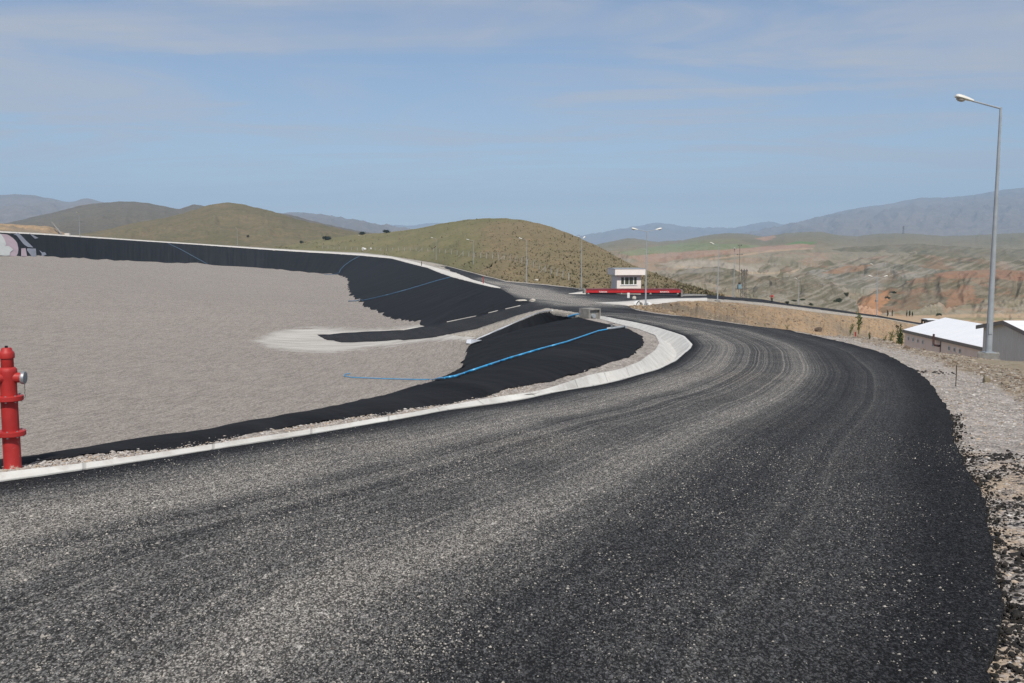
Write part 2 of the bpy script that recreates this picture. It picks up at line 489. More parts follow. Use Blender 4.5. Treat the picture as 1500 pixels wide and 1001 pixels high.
    br = t.mix(t.rng(n2, .3, .7), (.185, .150, .082), (.25, .19, .11))
    col = t.mix(t.math('MULTIPLY', t.rng(t.math('ADD', tint, t.math('MULTIPLY', t.math('SUBTRACT', n1, .5), 1.2)), .3, .75), .85), gr, br)
    col = t.mix(t.rng(n2, .56, .70, 0, .75), col, (.30, .205, .12))
    col = t.mix(t.rng(n3, .54, .66, 0, .6), col, (.085, .080, .038))
    M['hill_grass'] = t.fin(col, .95, t.bump(t.math('ADD', n2, n3), .7, .6), 0, .1)
    M['hill_mid'] = hill('grass_hill', (.130, .120, .064), (.19, .160, .092), (.25, .18, .11), .45, .8, 3.0)
    M['hill_dark'] = hill('dark_hill', (.135, .118, .085), (.17, .145, .10), (.22, .18, .125), .22, .9, 10)
    M['mount'] = hill('far_mountain', (.15, .128, .108), (.22, .18, .15), (.29, .23, .19), .035, .6, 90, .22)
    t = NT('badland'); w = t.pos(); c = t.attr('tint', 'Color')
    n2 = t.noise(t.mapped(w, (1, .55, 1)), .035, 6, .66, .5); n3 = t.noise(w, .25, 5, .7)
    col = t.mix(t.rng(n2, .45, .7, 0, .35), c, t.mix(.5, c, (.34, .30, .24)))
    col = t.mix(t.rng(n2, .48, .3, 0, .4), col, t.mix(.35, c, (.035, .035, .018)))
    col = t.mix(t.rng(n3, .56, .70, 0, .35), col, (.085, .080, .045))
    M['badland'] = t.fin(col, .95, t.bump(t.math('ADD', n2, t.math('MULTIPLY', n3, .25)), .8, 5), 0, .1)
    # things ---------------------------------------------------------------
    t = NT('red_paint'); o = t.objco()
    sc_ = t.noise(o, 9, 6, .7); dirt = t.rng(t.sep(o)[2], .32, .0)
    col = t.mix(t.rng(t.noise(o, 3, 4), .3, .7), (.34, .020, .019), (.46, .034, .029))
    col = t.mix(t.math('MULTIPLY', t.rng(sc_, .56, .62), dirt), col, (.55, .48, .40))
    M['red'] = t.fin(col, t.rng(t.noise(o, 12, 3), .3, .7, .42, .62), t.bump(t.noise(o, 40, 3), .12, .01), 0, .4)
    M['beam_red'] = plain('beam_red', (.50, .018, .020), .45, 0, .15, 1.5)
    M['beam_dark'] = plain('beam_dark_red', (.17, .012, .018), .5, 0, .2, 1.5)
    M['white'] = plain('white_paint', (.78, .77, .74), .5, 0, .06)
    M['black'] = plain('black_metal', (.012, .012, .014), .5)
    M['galv'] = plain('galvanised', (.34, .37, .39), .5, .12, .14, 3)
    M['alu'] = plain('coupling_metal', (.36, .37, .38), .5, .6, .15, 12)
    M['lamp'] = plain('lamp_housing', (.70, .69, .62), .45, 0, .06, 8)
    M['lens'] = plain('lamp_lens', (.42, .40, .36), .2, 0, .1, 8)
    M['roof'] = None
    t = NT('white_roof'); o = t.objco(); y = t.sep(o)[1]
    fr = t.math('FRACT', t.math('MULTIPLY', y, 1.0)); rib = t.rng(t.math('ABSOLUTE', t.math('SUBTRACT', fr, .5)), .40, .5)
    col = t.mix(t.rng(t.noise(o, 1.2, 4), .3, .7), (.80, .81, .82), (.86, .86, .86))
    M['roof'] = t.fin(col, .45, t.bump(rib, .6, .03), 0, .4)
    t = NT('ribbed_cladding'); o = t.objco(); y = t.sep(o)[1]
    rib = t.rng(t.math('SINE', t.math('MULTIPLY', y, 31.4)), -.4, .4)
    col = t.mix(t.rng(t.noise(o, .8, 4), .3, .7), (.60, .575, .535), (.68, .65, .61))
    M['clad'] = t.fin(col, .55, t.bump(rib, .7, .03), 0, .3)
    M['fascia'] = plain('fascia', (.22, .19, .17), .6)
    M['shed_wall'] = plain('shed_wall', (.84, .68, .585), .8, 0, .08, 1.2)
    M['pipe_brown'] = plain('brown_pipe', (.07, .032, .03), .4)
    M['glass'] = plain('dark_glass', (.012, .014, .016), .12, 0, .1, 3, .6)
    M['glass2'] = plain('hut_glass', (.055, .065, .035), .15, 0, .5, 1.2, .6)
    M['hut'] = plain('hut_wall', (.84, .765, .69), .8, 0, .05, 1.5)
    M['hut_roof'] = plain('hut_fascia', (.87, .80, .735), .8, 0, .05, 1.5)
    M['blue'] = plain('blue_hose', (.05, .33, .62), .4, 0, .15, 2)
    M['darkblue'] = plain('dull_blue_hose', (.04, .09, .15), .55, 0, .2, 2)
    M['white_sheet'] = plain('white_geomembrane', (.68, .70, .72), .6, 0, .1, 1.5)
    M['paint_grey'] = plain('slope_grey', (.19, .20, .235), .85, 0, .18, .25)
    M['paint_pink'] = plain('slope_pink', (.36, .28, .305), .85, 0, .12, .25)
    M['paint_pale'] = plain('slope_pale', (.45, .46, .44), .85, 0, .1, .25)
    M['skin'] = plain('skin', (.36, .20, .13), .6, 0, .05)
    M['shirt'] = plain('red_shirt', (.55, .022, .022), .85, 0, .12)
    M['trousers'] = plain('dark_trousers', (.012, .013, .02), .85)
    M['hair'] = plain('dark_hair', (.012, .009, .007), .7)
    M['stake'] = plain('red_stake', (.38, .03, .02), .6)
    M['wood'] = plain('dark_stake', (.06, .045, .035), .8)
    M['rock'] = plain('pale_rock', (.52, .48, .41), .9, 0, .2, 2.5, .2, .5)
    M['brownrock'] = None
    t = NT('rubble_stone'); c = t.attr('tint', 'Color'); w = t.pos()
    M['brownrock'] = t.fin(t.mix(t.rng(t.noise(w, 14, 4), .3, .7, 0, .5), c, t.mix(.5, c, (.08, .06, .04))), .9, t.bump(t.noise(w, 35, 3), .4, .02), 0, .2)
    t = NT('leaf'); c = t.attr('tint', 'Color')
    M['leaf'] = t.fin(c, .7, None, 0, .25)
    M['bark'] = plain('bark', (.09, .065, .045), .9)
    M['steel'] = plain('dark_steel', (.12, .11, .105), .6, .3)
    M['tank'] = plain('transformer_tank', (.20, .30, .34), .5)
    M['post'] = plain('fence_concrete', (.36, .35, .32), .9)
    M['wire'] = plain('fence_wire', (.20, .20, .20), .5, .5)
build_materials()

# ------------------------------------------------------------------ curves (px, row, depth) -> world
L_ = A((-420, 775, 7.0), (-250, 744, 8.0), (0, 705.5), (60, 698), (120, 689), (200, 677), (300, 661), (400, 645), (500, 629), (600, 612), (659, 600),
       (717, 593), (776, 583.6), (811, 575), (855, 568), (893, 561), (937, 549), (967, 540), (990, 528.5), (1010.6, 511),
       (1013.6, 505), (1002, 493), (972, 483), (937, 474), (905, 468), (878.6, 463))
I_ = A((-420, 762, 7.2), (-250, 732, 8.3), (0, 694.6), (60, 691), (120, 683), (200, 671.5), (300, 656), (400, 640.5), (500, 624.5), (600, 607.7), (673, 593),
       (729, 583), (782, 577), (817, 566.6), (864, 550.5), (908, 543), (937, 531.5), (960.7, 514), (966.6, 503.6),
       (960.7, 492), (937, 483), (908, 475.7), (878.6, 467.5))
JUN = A((849, 460, 77), (825, 455.5, 87), (800, 452, 97))
RAMP_R = A((800, 452, 97), (760, 462, 104), (700, 482, 109), (640, 494, 113), (560, 500, 117), (500, 502, 119), (475, 497, 122))
RAMP_L = A((465, 491, 126), (520, 487, 127), (610, 481, 126.5), (640, 475, 125), (680, 466, 123), (730, 455, 120), (760, 447, 119), (775, 443, 120))
CR_L = A((775, 443, 120), (758, 440, 128), (750, 433, 147), (733, 421.5, 177), (693, 410.7, 213), (667, 400, 256), (640, 391.5, 304), (629, 389.3, 325))
CR_R = A((650, 388.8, 330), (661, 392, 300), (707, 404.5, 240), (741, 413, 208), (773, 415.7, 201), (800, 418, 195), (850, 424, 178),
         (890, 427, 176), (945, 429, 176), (1000, 430, 178), (1040, 432.5, 182), (1085, 436.5, 185), (1131, 441, 190), (1200, 450.5, 200),
         (1285, 462, 222), (1350, 473.5, 236), (1420, 487, 247))
LOW_N = A((1420, 490.5, 243), (1350, 476.5, 231), (1285, 465, 217), (1200, 453.8, 196), (1131, 445, 183.5), (1085, 440.8, 171.5), (1036, 437.5, 161))
PALE_T = A((1036, 437.5, 161), (966, 439, 140), (874, 444, 121.5), (920, 448.3, 107))
R_ = A((920, 448.3, 107), (940, 456, 84), (968, 460.5, 76), (1012, 464.5, 69), (1064, 472, 60), (1100, 477.5), (1158, 484), (1207, 495), (1243, 503),
       (1275, 511.7), (1300, 520), (1317, 530), (1331, 537), (1351, 549.5), (1367, 567.5), (1379.5, 585.5), (1389, 601),
       (1398, 648), (1416, 688), (1440, 727), (1447, 771), (1455, 811), (1464, 868), (1469, 912), (1458, 939), (1451, 1001),
       ('W', 1.9, 2.6, -2.18), ('W', .3, -1.2, -2.15), ('W', -3.5, -7, -2.1))
OUT = A((-300, 318.5, 297), (-100, 332.5, 327), (0, 338.2, 357), (60, 341.5, 383), (117, 345.2, 418), (200, 351, 468), (300, 357.6, 504), (400, 364, 512), (453, 367, 492),
        (533, 370.3, 462), (565, 374, 446), (603, 380, 405), (635, 385, 358), (659, 390.7, 314), (707, 403, 245), (741, 411.6, 212), (773, 414.5, 203), (800, 416.8, 197), (850, 422.6, 180))
STRIP_T = A((-300, 320.2, 294), (-100, 334, 324), (0, 339.2, 354), (60, 342.4, 379), (117, 346, 414), (200, 351.7, 464), (300, 358, 500), (400, 364.6, 507), (453, 367.7, 484),
            (528, 371.7, 450), (573, 376, 404), (603, 382.7, 345), (627, 389, 312), (667, 400, 256), (693, 410.3, 213), (733, 421.5, 177))
PAIRS_E = [((-420, 745, 7.6), ('W', -24, -2, -7)), ((-250, 718, 8.7), ('W', -20, 9, -7)), ((0, 681), ('W', -16.5, 17, -7)), ((30, 677), ('W', -16, 18, -7)),
           ((120, 667), ('W', -14.3, 20.5, -7)), ((200, 659), ('W', -13, 23, -7)), ((300, 645), ('W', -12, 26, -7.1)),
           ((400, 628), ('W', -11, 29, -7.3)), ((500, 613), ('W', -10, 33, -7.6)), ((600, 597), ('W', -8.8, 38, -8)),
           ((659, 590), ('W', -8, 43, -8.3)), ((729, 572.5), ('W', -7.2, 49, -8.7)), ((788, 561), ('W', -6.5, 55, -9.1)),
           ((835, 549), (638, 561, 66)), ((864, 539), (655, 553, 71)), ((889, 532), (673, 543, 79)), ((923, 520), (678, 530, 86)),
           ((941, 505), (680, 520, 92)), ((937, 492), (681, 513, 96)), ((917, 481.6), (690, 504, 100)), ((878, 473), (740, 490, 95)),
           ((860, 469), (800, 477.5, 86)), ((849, 466), (845, 466.8, 76))]
BERM = [((805, 457, 86), (845, 466.8, 76)), ((788, 460, 90), (800, 477.5, 86)), ((747, 477, 98), (740, 490, 95)), ((717, 490, 102), (705, 499.5, 100.5)),
        ((694, 499.5, 104), (690, 504, 100))]
PAIRS_N = [((775, 443, 120), (773, 443.8, 119.6)), ((758, 440, 128), (730, 455, 120)), ((750, 433, 147), (680, 466, 123)), ((733, 423, 176), (640, 475, 125)),
           ((726, 421.9, 179), (622, 479.3, 127)), ((720, 421, 181), (600, 476, 138)), ((705, 417.5, 192), (573, 471, 152)), ((688, 413, 206), (555, 463, 170)),
           ((661, 406, 232), (533, 453, 195)), ((640, 398.5, 265), (517, 440, 245)), ((627, 393, 292), (507, 429, 290)), ((603, 387, 330), (507, 420, 330)),
           ((573, 379, 392), (509, 412, 365)), ((528, 374.7, 435), (496, 405, 415)), ((490, 372, 460), (470, 402, 440)), ((453, 370, 475), (440, 399.5, 455)),
           ((400, 366.7, 500), (400, 395.5, 480)), ((300, 359.5, 495), (300, 388, 475)), ((200, 353, 460), (200, 384, 440)), ((117, 347.7, 410), (117, 380, 392)),
           ((60, 344, 375), (67, 378, 360)), ((0, 341, 350), (0, 377, 335)), ((-100, 335.5, 320), (-100, 373, 305)), ((-300, 322, 290), (-300, 366, 280)),
           (('W', -225, 140, 6), ('W', -205, 150, -4)), (('W', -170, 50, 3), ('W', -150, 60, -6.5)), (('W', -75, -12, -1), ('W', -62, 4, -7))]
SH_T = A((930, 451.5, 101), (950, 455.5, 92), (966, 458, 86), (1040, 467, 72), (1112, 477.2, 61), (1200, 489.5, 47.5), (1250, 491.5, 46), (1290, 494, 44.5), (1327, 506, 38), (1376, 514.5, 36.3),
         (1426, 522, 35.6), (1500, 531.5, 33.5), (1620, 546, 31), ('W', 21, 24, -3.7), ('W', 17, 12, -3.0), ('W', 13, 4, -2.6), ('W', 9, -7, -2.4))
BANK_T = A((921, 448.1, 107.5), (950, 446.5, 115), (996, 441, 141), (1024, 439.2, 153), (1036, 441.5, 150), (1080, 443.5, 164), (1120, 448, 174), (1160, 452.5, 182), (1200, 458, 188),
           (1258, 464.5, 206), (1297, 467.2, 217), (1350, 477.6, 229), (1420, 492, 241))
BANK_B = A((922, 449.5, 106.5), (950, 457, 97), (985, 463, 97), (1012, 467, 101), (1040, 470, 106), (1080, 476, 122), (1120, 483, 138), (1160, 490, 152), (1200, 496, 164),
           (1258, 503, 181), (1297, 505, 192), (1350, 509, 204), (1420, 515, 214))

zpts = np.vstack([L_, I_, JUN, RAMP_R, RAMP_L, CR_L, CR_R, LOW_N, PALE_T, R_, OUT[4:], STRIP_T[4:],
                  A(*[p[0] for p in PAIRS_E]), A(*[p[0] for p in PAIRS_N[3:20]]), SH_T,
                  A(('W', -9, -7, -2.15), ('W', 0, -7, -2.15), ('W', -2, 0, -2.17), ('W', 12, 6, -2.55), ('W', -14, -7, -2.1),
                    (955, 452, 101), (1150, 449.5, 186), (1131, 442.6, 186.5), (1285, 463.5, 219), (700, 407, 226), (840, 440, 131), (830, 431, 155), (760, 424, 178))])
ZR = TPS(zpts, 2e-5)

def road_z(x, y, off=0.0): return ZR(x, y) + off

# ------------------------------------------------------------------ asphalt
near_step = lambda m: max(.09, .014 * math.hypot(m[0], m[1]))
Ls = smooth_line(L_, 6); Rs = smooth_line(R_, 5)
road_poly = np.vstack([Ls, JUN, RAMP_R[1:], RAMP_L, CR_L[1:], CR_R, LOW_N, PALE_T[1:-1], Rs, A(('W', -9, -8, -2.1), ('W', -17, -2, -2.1))])
rp = dens(np.vstack([road_poly, road_poly[:1]]), near_step)[:-1]
n_ = len(rp)
# ragged edge on the outer (right) side only
dR, _ = seg_dist(rp[:, :2], Rs[:, :2]); on_R = dR < .05
nx = fbm(rp[:, 0] * 1.3, rp[:, 1] * 1.3, 4) * .03 + fbm(rp[:, 0] * 7, rp[:, 1] * 7, 3) * .06
amp = np.where(on_R, np.clip(rp[:, 1] / 8, .8, 1.2), .08)
rp[:, 0] += nx * amp
V2, T2 = fill(rp, .016, .02)
z = road_z(V2[:, 0], V2[:, 1])
V3 = np.column_stack([V2, z])
onr = inside(V2, np.vstack([RAMP_R, RAMP_L])[:, :2]); drm, _ = seg_dist(V2, np.vstack([RAMP_R[2:], RAMP_L[:3]])[:, :2]); V3[:, 2] += np.where(V2[:, 0] < -8, .07, 0) * onr
V3[:, 2] += .012 * fbm(V2[:, 0] * .8, V2[:, 1] * .8, 3) * np.clip(V2[:, 1] / 20, .3, 2)
dL, sL = seg_dist(V2, Ls[:, :2]); dR, sR = seg_dist(V2, Rs[:, :2])
vv = dL / np.maximum(dL + dR, 1e-6)
ppx, prow = proj(V3)
main = smooth01(V2[:, 1], 112, 88)
prof = smooth01(vv, .01, .13) * (1 - .74 * smooth01(vv, .46, .72))
prof = prof * smooth01(vv, .965, .86) + .04
bend = smooth01(V2[:, 1], 16, 30)
prof *= (1 - .12 * bend)
d_j = .35 + 0 * vv
def blob(cx, cy, rx, ry, ang=0):
    c, s = math.cos(ang), math.sin(ang); dx = ppx - cx; dy = prow - cy
    return np.exp(-(((dx * c + dy * s) / rx) ** 2 + ((-dx * s + dy * c) / ry) ** 2))
d_j = .07 + 1.3 * blob(800, 434, 66, 9, .22) + .6 * blob(738, 419, 30, 4, .3) + .8 * blob(880, 447, 60, 7, .1) + .15 * blob(930, 437, 60, 4) + .1 * blob(700, 405, 30, 4, .4)
onramp = inside(V2, np.vstack([RAMP_R, RAMP_L])[:, :2])
d_j[onramp] = .10
dust = main * prof + (1 - main) * np.clip(d_j * 1.5, 0, 2.4)
uu = .5 * (sL + sR)
uvm = np.column_stack([np.where(V2[:, 1] < 140, uu, V2[:, 1] * .7 + uu * .3), np.where(main > .01, vv * 10.0, V2[:, 0] * .35 + V2[:, 1] * .1)])
# asphalt thickness
Vs, Fs, order = boundary_skirt(V3, T2, .22)
ext = lambda a: np.concatenate([a, np.array([a[k] for k, _ in order])]) if a.ndim == 1 else np.vstack([a, np.array([a[k] for k, _ in order])])
assert [b for _, b in order] == list(range(len(V3), len(V3) + len(order)))
tag(mk('road', Vs, Fs, M['asphalt'], uv=ext(uvm), attrs={'dust': ext(dust), 'edge': ext(smooth01(V2[:, 1], 12, 24) * smooth01(V2[:, 1], 70, 45))}), kind='structure')

# ------------------------------------------------------------------ basin liners
def tex_noise_edge(n, a): return fbm(np.arange(n) * .37 + a, np.full(n, a * 1.7), 4)

def pair_arrays(pairs):
    return A(*[p[0] for p in pairs]), A(*[p[1] for p in pairs])

def loft_pairs(name, pairs, step, ncross, power, mat, jag=.0, lift=.0):
    C, Fo = pair_arrays(pairs)
    idx = []
    for i in range(len(C) - 1):
        L = max(np.linalg.norm(C[i + 1] - C[i]), np.linalg.norm(Fo[i + 1] - Fo[i]))
        k = max(2, int(L / step(C[i])))
        idx += list(i + np.arange(k) / k)
    idx.append(len(C) - 1); idx = np.array(idx)
    Cs = np.stack([np.interp(idx, range(len(C)), C[:, k]) for k in range(3)], -1)
    Fs = np.stack([np.interp(idx, range(len(C)), Fo[:, k]) for k in range(3)], -1)
    d = Fs - Cs; ln = np.linalg.norm(d[:, :2], axis=1)
    jg = fbm(arclen(Cs) * .9, arclen(Cs) * 0 + 3.3, 4) * jag
    t0 = -(.25 + jg) / np.maximum(ln, .5) * (1 if jag else 0)
    ws = np.linspace(0, 1, ncross) ** 1.35
    rows = []
    for w in ws:
        ww = t0 + (1 - t0) * w
        p = Cs + d * ww[:, None]
        wz = np.clip(ww, 0, 1) ** power
        p[:, 2] = Cs[:, 2] + d[:, 2] * wz + np.where(ww < 0, .03, .03)
        rows.append(p)
    G = np.array(rows)
    G[:, :, 2] += .05 * fbm(G[:, :, 0] * .5, G[:, :, 1] * .5, 4) * np.sin(ws * math.pi)[:, None] * np.minimum(ln / 6, 2.2)
    s = arclen(Cs); uv = np.stack([np.broadcast_to(s, G.shape[:2]), ws[:, None] * ln[None, :]], -1)
    nr, nc = G.shape[:2]
    return G, uv.reshape(-1, 2), grid_faces(nr, nc)

stepf = lambda c: max(.3, .02 * math.hypot(c[0], c[1]))
GE, uvE, fE = loft_pairs('e', PAIRS_E, stepf, 26, 1.3, None, jag=.42)
tag(mk('liner_slope', GE.reshape(-1, 3), fE, M['liner'], uv=uvE), kind='structure')
GB, uvB, fB = loft_pairs('b', BERM, stepf, 10, 1.15, None, jag=0)
tag(mk('liner_slope', GB.reshape(-1, 3), fB, M['liner'], uv=uvB), kind='structure')
GN, uvN, fN = loft_pairs('n', PAIRS_N, stepf, 24, 1.06, None, jag=0)
tag(mk('liner_slope', GN.reshape(-1, 3), fN, M['liner'], uv=uvN), kind='structure')

# ------------------------------------------------------------------ basin floor
CE, FE = pair_arrays(PAIRS_E); CN, FN = pair_arrays(PAIRS_N)
floor_ctl = np.vstack([FE[:20], FN[4:], RAMP_R[2:], RAMP_L[:3], A(('W', -40, 60, -8.6), ('W', -90, 120, -8.5), ('W', -60, 200, -11.5), ('W', -30, 100, -11.3), ('W', -100, 300, -12))])
ZF = TPS(floor_ctl, 1e-4)
fl_line = np.vstack([FE[1:20], A((660, 497, 110), (624, 483, 124)), FN[4:]])
fl = dens(np.vstack([fl_line, fl_line[:1]]), lambda m: max(.35, .008 * math.hypot(m[0], m[1])))[:-1]
# ragged edge: push boundary up the slope by a noisy amount
cen = np.array([-60, 120.0])
sF = arclen(fl); nz = fbm(sF * .11, sF * 0 + 2.2, 5) * .9 + .4 + fbm(sF * .7, sF * 0 + 7.2, 3) * .38
tan = np.roll(fl, -1, 0) - np.roll(fl, 1, 0); nrm = np.stack([tan[:, 1], -tan[:, 0]], -1); nrm /= np.linalg.norm(nrm, axis=1)[:, None] + 1e-9
probe = fl[:, :2] + nrm * .3
sgn = np.where(inside(probe, fl[:, :2]), -1, 1)[:, None]
rampQ = np.vstack([RAMP_R, RAMP_L])[:, :2]; dq_, _ = seg_dist(fl[:, :2], np.vstack([rampQ, rampQ[:1]])); nz = nz * smooth01(np.where(inside(fl[:, :2], rampQ), 0, dq_), 2, 9)
fl2 = fl[:, :2] + nrm * sgn * nz[:, None] * np.clip(np.hypot(fl[:, 0], fl[:, 1]) / 80, .35, 1.3)[:, None]
VF, TF = fill(fl2, .011, .013)
zf = ZF(VF[:, 0], VF[:, 1])
dB, _ = seg_dist(VF, np.vstack([fl_line, fl_line[:1]])[:, :2])
outm = ~inside(VF, fl_line[:, :2])
rampP = np.vstack([RAMP_R, RAMP_L])[:, :2]; dRm, _ = seg_dist(VF, np.vstack([rampP, rampP[:1]])); zf = np.where(inside(VF, rampP), zf - .10 - .5 * smooth01(dRm, .0, 1.6), zf)
zf = zf + .10 + np.where(outm, dB * .62, 0) + .05 * fbm(VF[:, 0] * .15, VF[:, 1] * .15, 3)
V = np.column_stack([VF, zf])
fpx, frow = proj(V)
lime_poly = np.array([(376, 499), (395, 488), (425, 482.5), (470, 481.5), (560, 483.5), (640, 474), (700, 470), (700, 498), (640, 499), (600, 502), (540, 510), (480, 516), (430, 514), (395, 508)])
ins = inside(np.stack([fpx, frow], -1), lime_poly)
dl, _ = seg_dist(np.stack([fpx, frow * 3], -1), np.vstack([lime_poly, lime_poly[:1]]) * [1, 3])
limev = np.where(ins, .5 + np.clip(dl / 26, 0, .6), .5 - np.clip(dl / 30, 0, 1))
limev = np.where((frow < 520) & (VF[:, 1] > 95), limev, -.6)
tag(mk('basin_floor', V, TF, M['floor'], attrs={'lime': limev}), kind='structure')

# ------------------------------------------------------------------ channel, gravel strips, kerbs
n = 260
tt = np.linspace(0, 1, n)
# matched parameters through anchor pairs so that both borders turn together
sLn = arclen(L_); sIn = arclen(I_)
anchors = [(0, 0), (2, 2), (5, 5), (8, 8), (9, 9), (11, 10), (13, 12), (15, 14), (16, 15), (17, 16), (19, 17), (20, 18), (21, 19), (22, 20), (23, 21), (24, 21.6), (25, 22)]
la = np.array([np.interp(a, range(len(sLn)), sLn) for a, _ in anchors]); ia = np.array([np.interp(b, range(len(sIn)), sIn) for _, b in anchors])
# finer arclength sampling
sl = np.linspace(0, sLn[-1], 420); si = np.interp(sl, la, ia)
def by_len(pts, s):
    a = arclen(pts); return np.stack([np.interp(s, a, pts[:, k]) for k in range(3)], -1)
Lc = by_len(L_, sl); Ic = by_len(I_, si)
k5 = np.ones(7) / 7
def soft(a):
    b = a.copy()
    for k in range(a.shape[1]):
        b[3:-3, k] = np.convolve(a[:, k], k5, 'valid')
    return b
Lc = soft(Lc); Ic = soft(Ic)
def on_z(p, off):
    q = p.copy(); q[:, 2] = road_z(p[:, 0], p[:, 1], off); return q
cols = []
sag = .30 * smooth01(np.linalg.norm((Ic - Lc)[:, :2], axis=1), .3, 1.0) + .04
for w, dz in ((-.03, -.2), (-.02, .012), (.06, .014), (.46, None), (.56, None), (.96, .03), (1.02, .025), (1.03, -.15)):
    p = Lc + (Ic - Lc) * w
    p = on_z(p, 0)
    p[:, 2] += (-sag if dz is None else dz)
    cols.append(p)
G = np.array(cols)
uv = np.stack([np.broadcast_to(sl, G.shape[:2]), np.broadcast_to(np.linspace(0, 1.4, len(cols))[:, None], G.shape[:2])], -1)
tag(mk('drainage_channel', G.reshape(-1, 3), grid_faces(*G.shape[:2]), M['channel'], uv=uv.reshape(-1, 2), smooth=False),
    'pale slabbed concrete drainage channel curving along the inner edge of the asphalt road', 'drainage channel')
# gravel strip between channel and liner crest
cs_ = arclen(CE); Cg = at_len(CE, np.linspace(0, 1, 420)) ; Ig = Ic
# pair by nearest progression: parametrise with anchors again
aI = [0, 2, 5, 9, 10, 11, 13, 14, 15, 16, 17, 18, 19, 20, 21, 22]; aC = [0, 2, 5, 9, 10, 11, 12.4, 14, 15.3, 16, 17, 17.5, 18.2, 19, 20, 21.6]
iv = np.linspace(0, 22, 400)
def by_idx(pts, v): return np.stack([np.interp(v, range(len(pts)), pts[:, k]) for k in range(3)], -1)
IgA = soft(by_idx(I_, iv)); CgA = by_idx(CE, np.interp(iv, aI, aC))
rows = []
for w in (-.02, .2, .4, .6, .8, .95, 1.02):
    p = IgA + (CgA - IgA) * w
    p = on_z(p, .0)
    p[:, 2] += .035 * fbm(p[:, 0] * 1.7, p[:, 1] * 1.7, 3) + (.0 if w < 1 else -.1)
    rows.append(p)
G = np.array(rows)
tag(mk('gravel_strip', G.reshape(-1, 3), grid_faces(*G.shape[:2]), M['gravel']), kind='structure')

def strip(name, a, b, mat, off, n=160, edge=.12, noise=.03, jag=0):
    a = at_len(a, np.linspace(0, 1, n)) if len(a) != n else a; b = at_len(b, np.linspace(0, 1, n)) if len(b) != n else b
    rows = []
    for w, dz in ((0, -edge), (0, 0), (.3, .02), (.7, .02), (1, 0), (1, -edge)):
        p = a + (b - a) * w
        if jag: p[:, :2] += (b - a)[:, :2] * (jag * fbm(np.arange(n) * .6, np.full(n, w * 9.1), 3))[:, None]
        p[:, 2] += dz + off + noise * fbm(p[:, 0] * .8, p[:, 1] * .8, 3)
        rows.append(p)
    G = np.array(rows)
    return tag(mk(name, G.reshape(-1, 3), grid_faces(*G.shape[:2]), mat), kind='structure')

# crest: pale concrete kerb strip beside the liner, and the gravelled crest beyond it
CNc = CN[3:24][::-1]      # from far left to the junction
iv = np.linspace(0, 1, 300)
def by_px(pts, px):
    q, _ = proj(pts); o = np.argsort(q); return np.stack([np.interp(px, q[o], pts[o, k]) for k in range(3)], -1)
pxs = np.linspace(-300, 733, 400)
kc = by_px(CNc, pxs); ks = by_px(STRIP_T, pxs)
strip('crest_kerb', kc, ks, M['kerb'], .06, 400, .25, .05, .10)
pxo = np.linspace(-300, 660, 380)
go = by_px(OUT, pxo); gs = by_px(STRIP_T, pxo)
strip('crest_path', gs, go, M['verge'], -.02, 380, .1, .05)
# gravel edging on the outer side of the crest road
pe = np.linspace(640, 850, 120)
strip('crest_edging', by_px(CR_R[:7], pe), by_px(OUT, pe), M['verge'], .02, 120, .1, .05)
# sand verge and kerb line of the ramp
VG_in = np.vstack([JUN[:2], RAMP_R[:4]])
VG_out = A((850, 464.5, 70), (835, 460.5, 77), (805, 457, 86), (788, 460, 90), (747, 477, 98), (717, 490, 102), (694, 499.3, 105), (665, 498, 109), (641, 494.6, 112.6))
strip('ramp_verge', dens(VG_in, 1.0), dens(VG_out, 1.0), M['verge'], .05, 200, .3, .06, .05)
# pale concrete apron wedge beside the weighbridge lane
wedge = A((874, 444, 121.5), (966, 438.6, 141), (1036, 437.2, 162), (1036, 440.8, 152), (996, 441.2, 140), (950, 447, 114), (921, 448.3, 107.5), (896, 447.2, 112))
wv, wt = fill(dens(np.vstack([wedge, wedge[:1]]), 1.5)[:-1], .012, .012)
W3 = np.column_stack([wv, road_z(wv[:, 0], wv[:, 1], .10)])
W3, wt, _ = boundary_skirt(W3, wt, .3)
tag(mk('traffic_apron', W3, wt, M['kerb']), kind='structure')
# pale strip between lower road and soil bank
pe = np.linspace(1036, 1420, 120)
strip('lower_road_verge', by_px(LOW_N, pe), by_px(BANK_T[4:], pe), M['verge'], .03, 120, .1, .05, .03)
# apron of the weighbridge at left
wl = A((833, 431.5, 157), (846, 426.5, 168), (857, 424.5, 172), (858, 431.6, 158))
wv, wt = fill(dens(np.vstack([wl, wl[:1]]), 1.5)[:-1], .01, .01)
W3 = np.column_stack([wv, road_z(wv[:, 0], wv[:, 1], .08)])
W3, wt, _ = boundary_skirt(W3, wt, .3)
tag(mk('weighbridge_apron', W3, wt, M['kerb']), kind='structure')
wl = A((997, 431, 163), (1003, 426, 174), (1036, 430.5, 181), (1034, 433.4, 176))
wv, wt = fill(dens(np.vstack([wl, wl[:1]]), 1.5)[:-1], .01, .01)
W3 = np.column_stack([wv, road_z(wv[:, 0], wv[:, 1], .10)])
W3, wt, _ = boundary_skirt(W3, wt, .3)
tag(mk('weighbridge_apron', W3, wt, M['concrete']), kind='structure')

# ------------------------------------------------------------------ right shoulder
Rr = Rs[::-1]
sh_poly = np.vstack([SH_T, Rr])
shp = dens(np.vstack([sh_poly, sh_poly[:1]]), lambda m: max(.2, .02 * math.hypot(m[0], m[1])))[:-1]
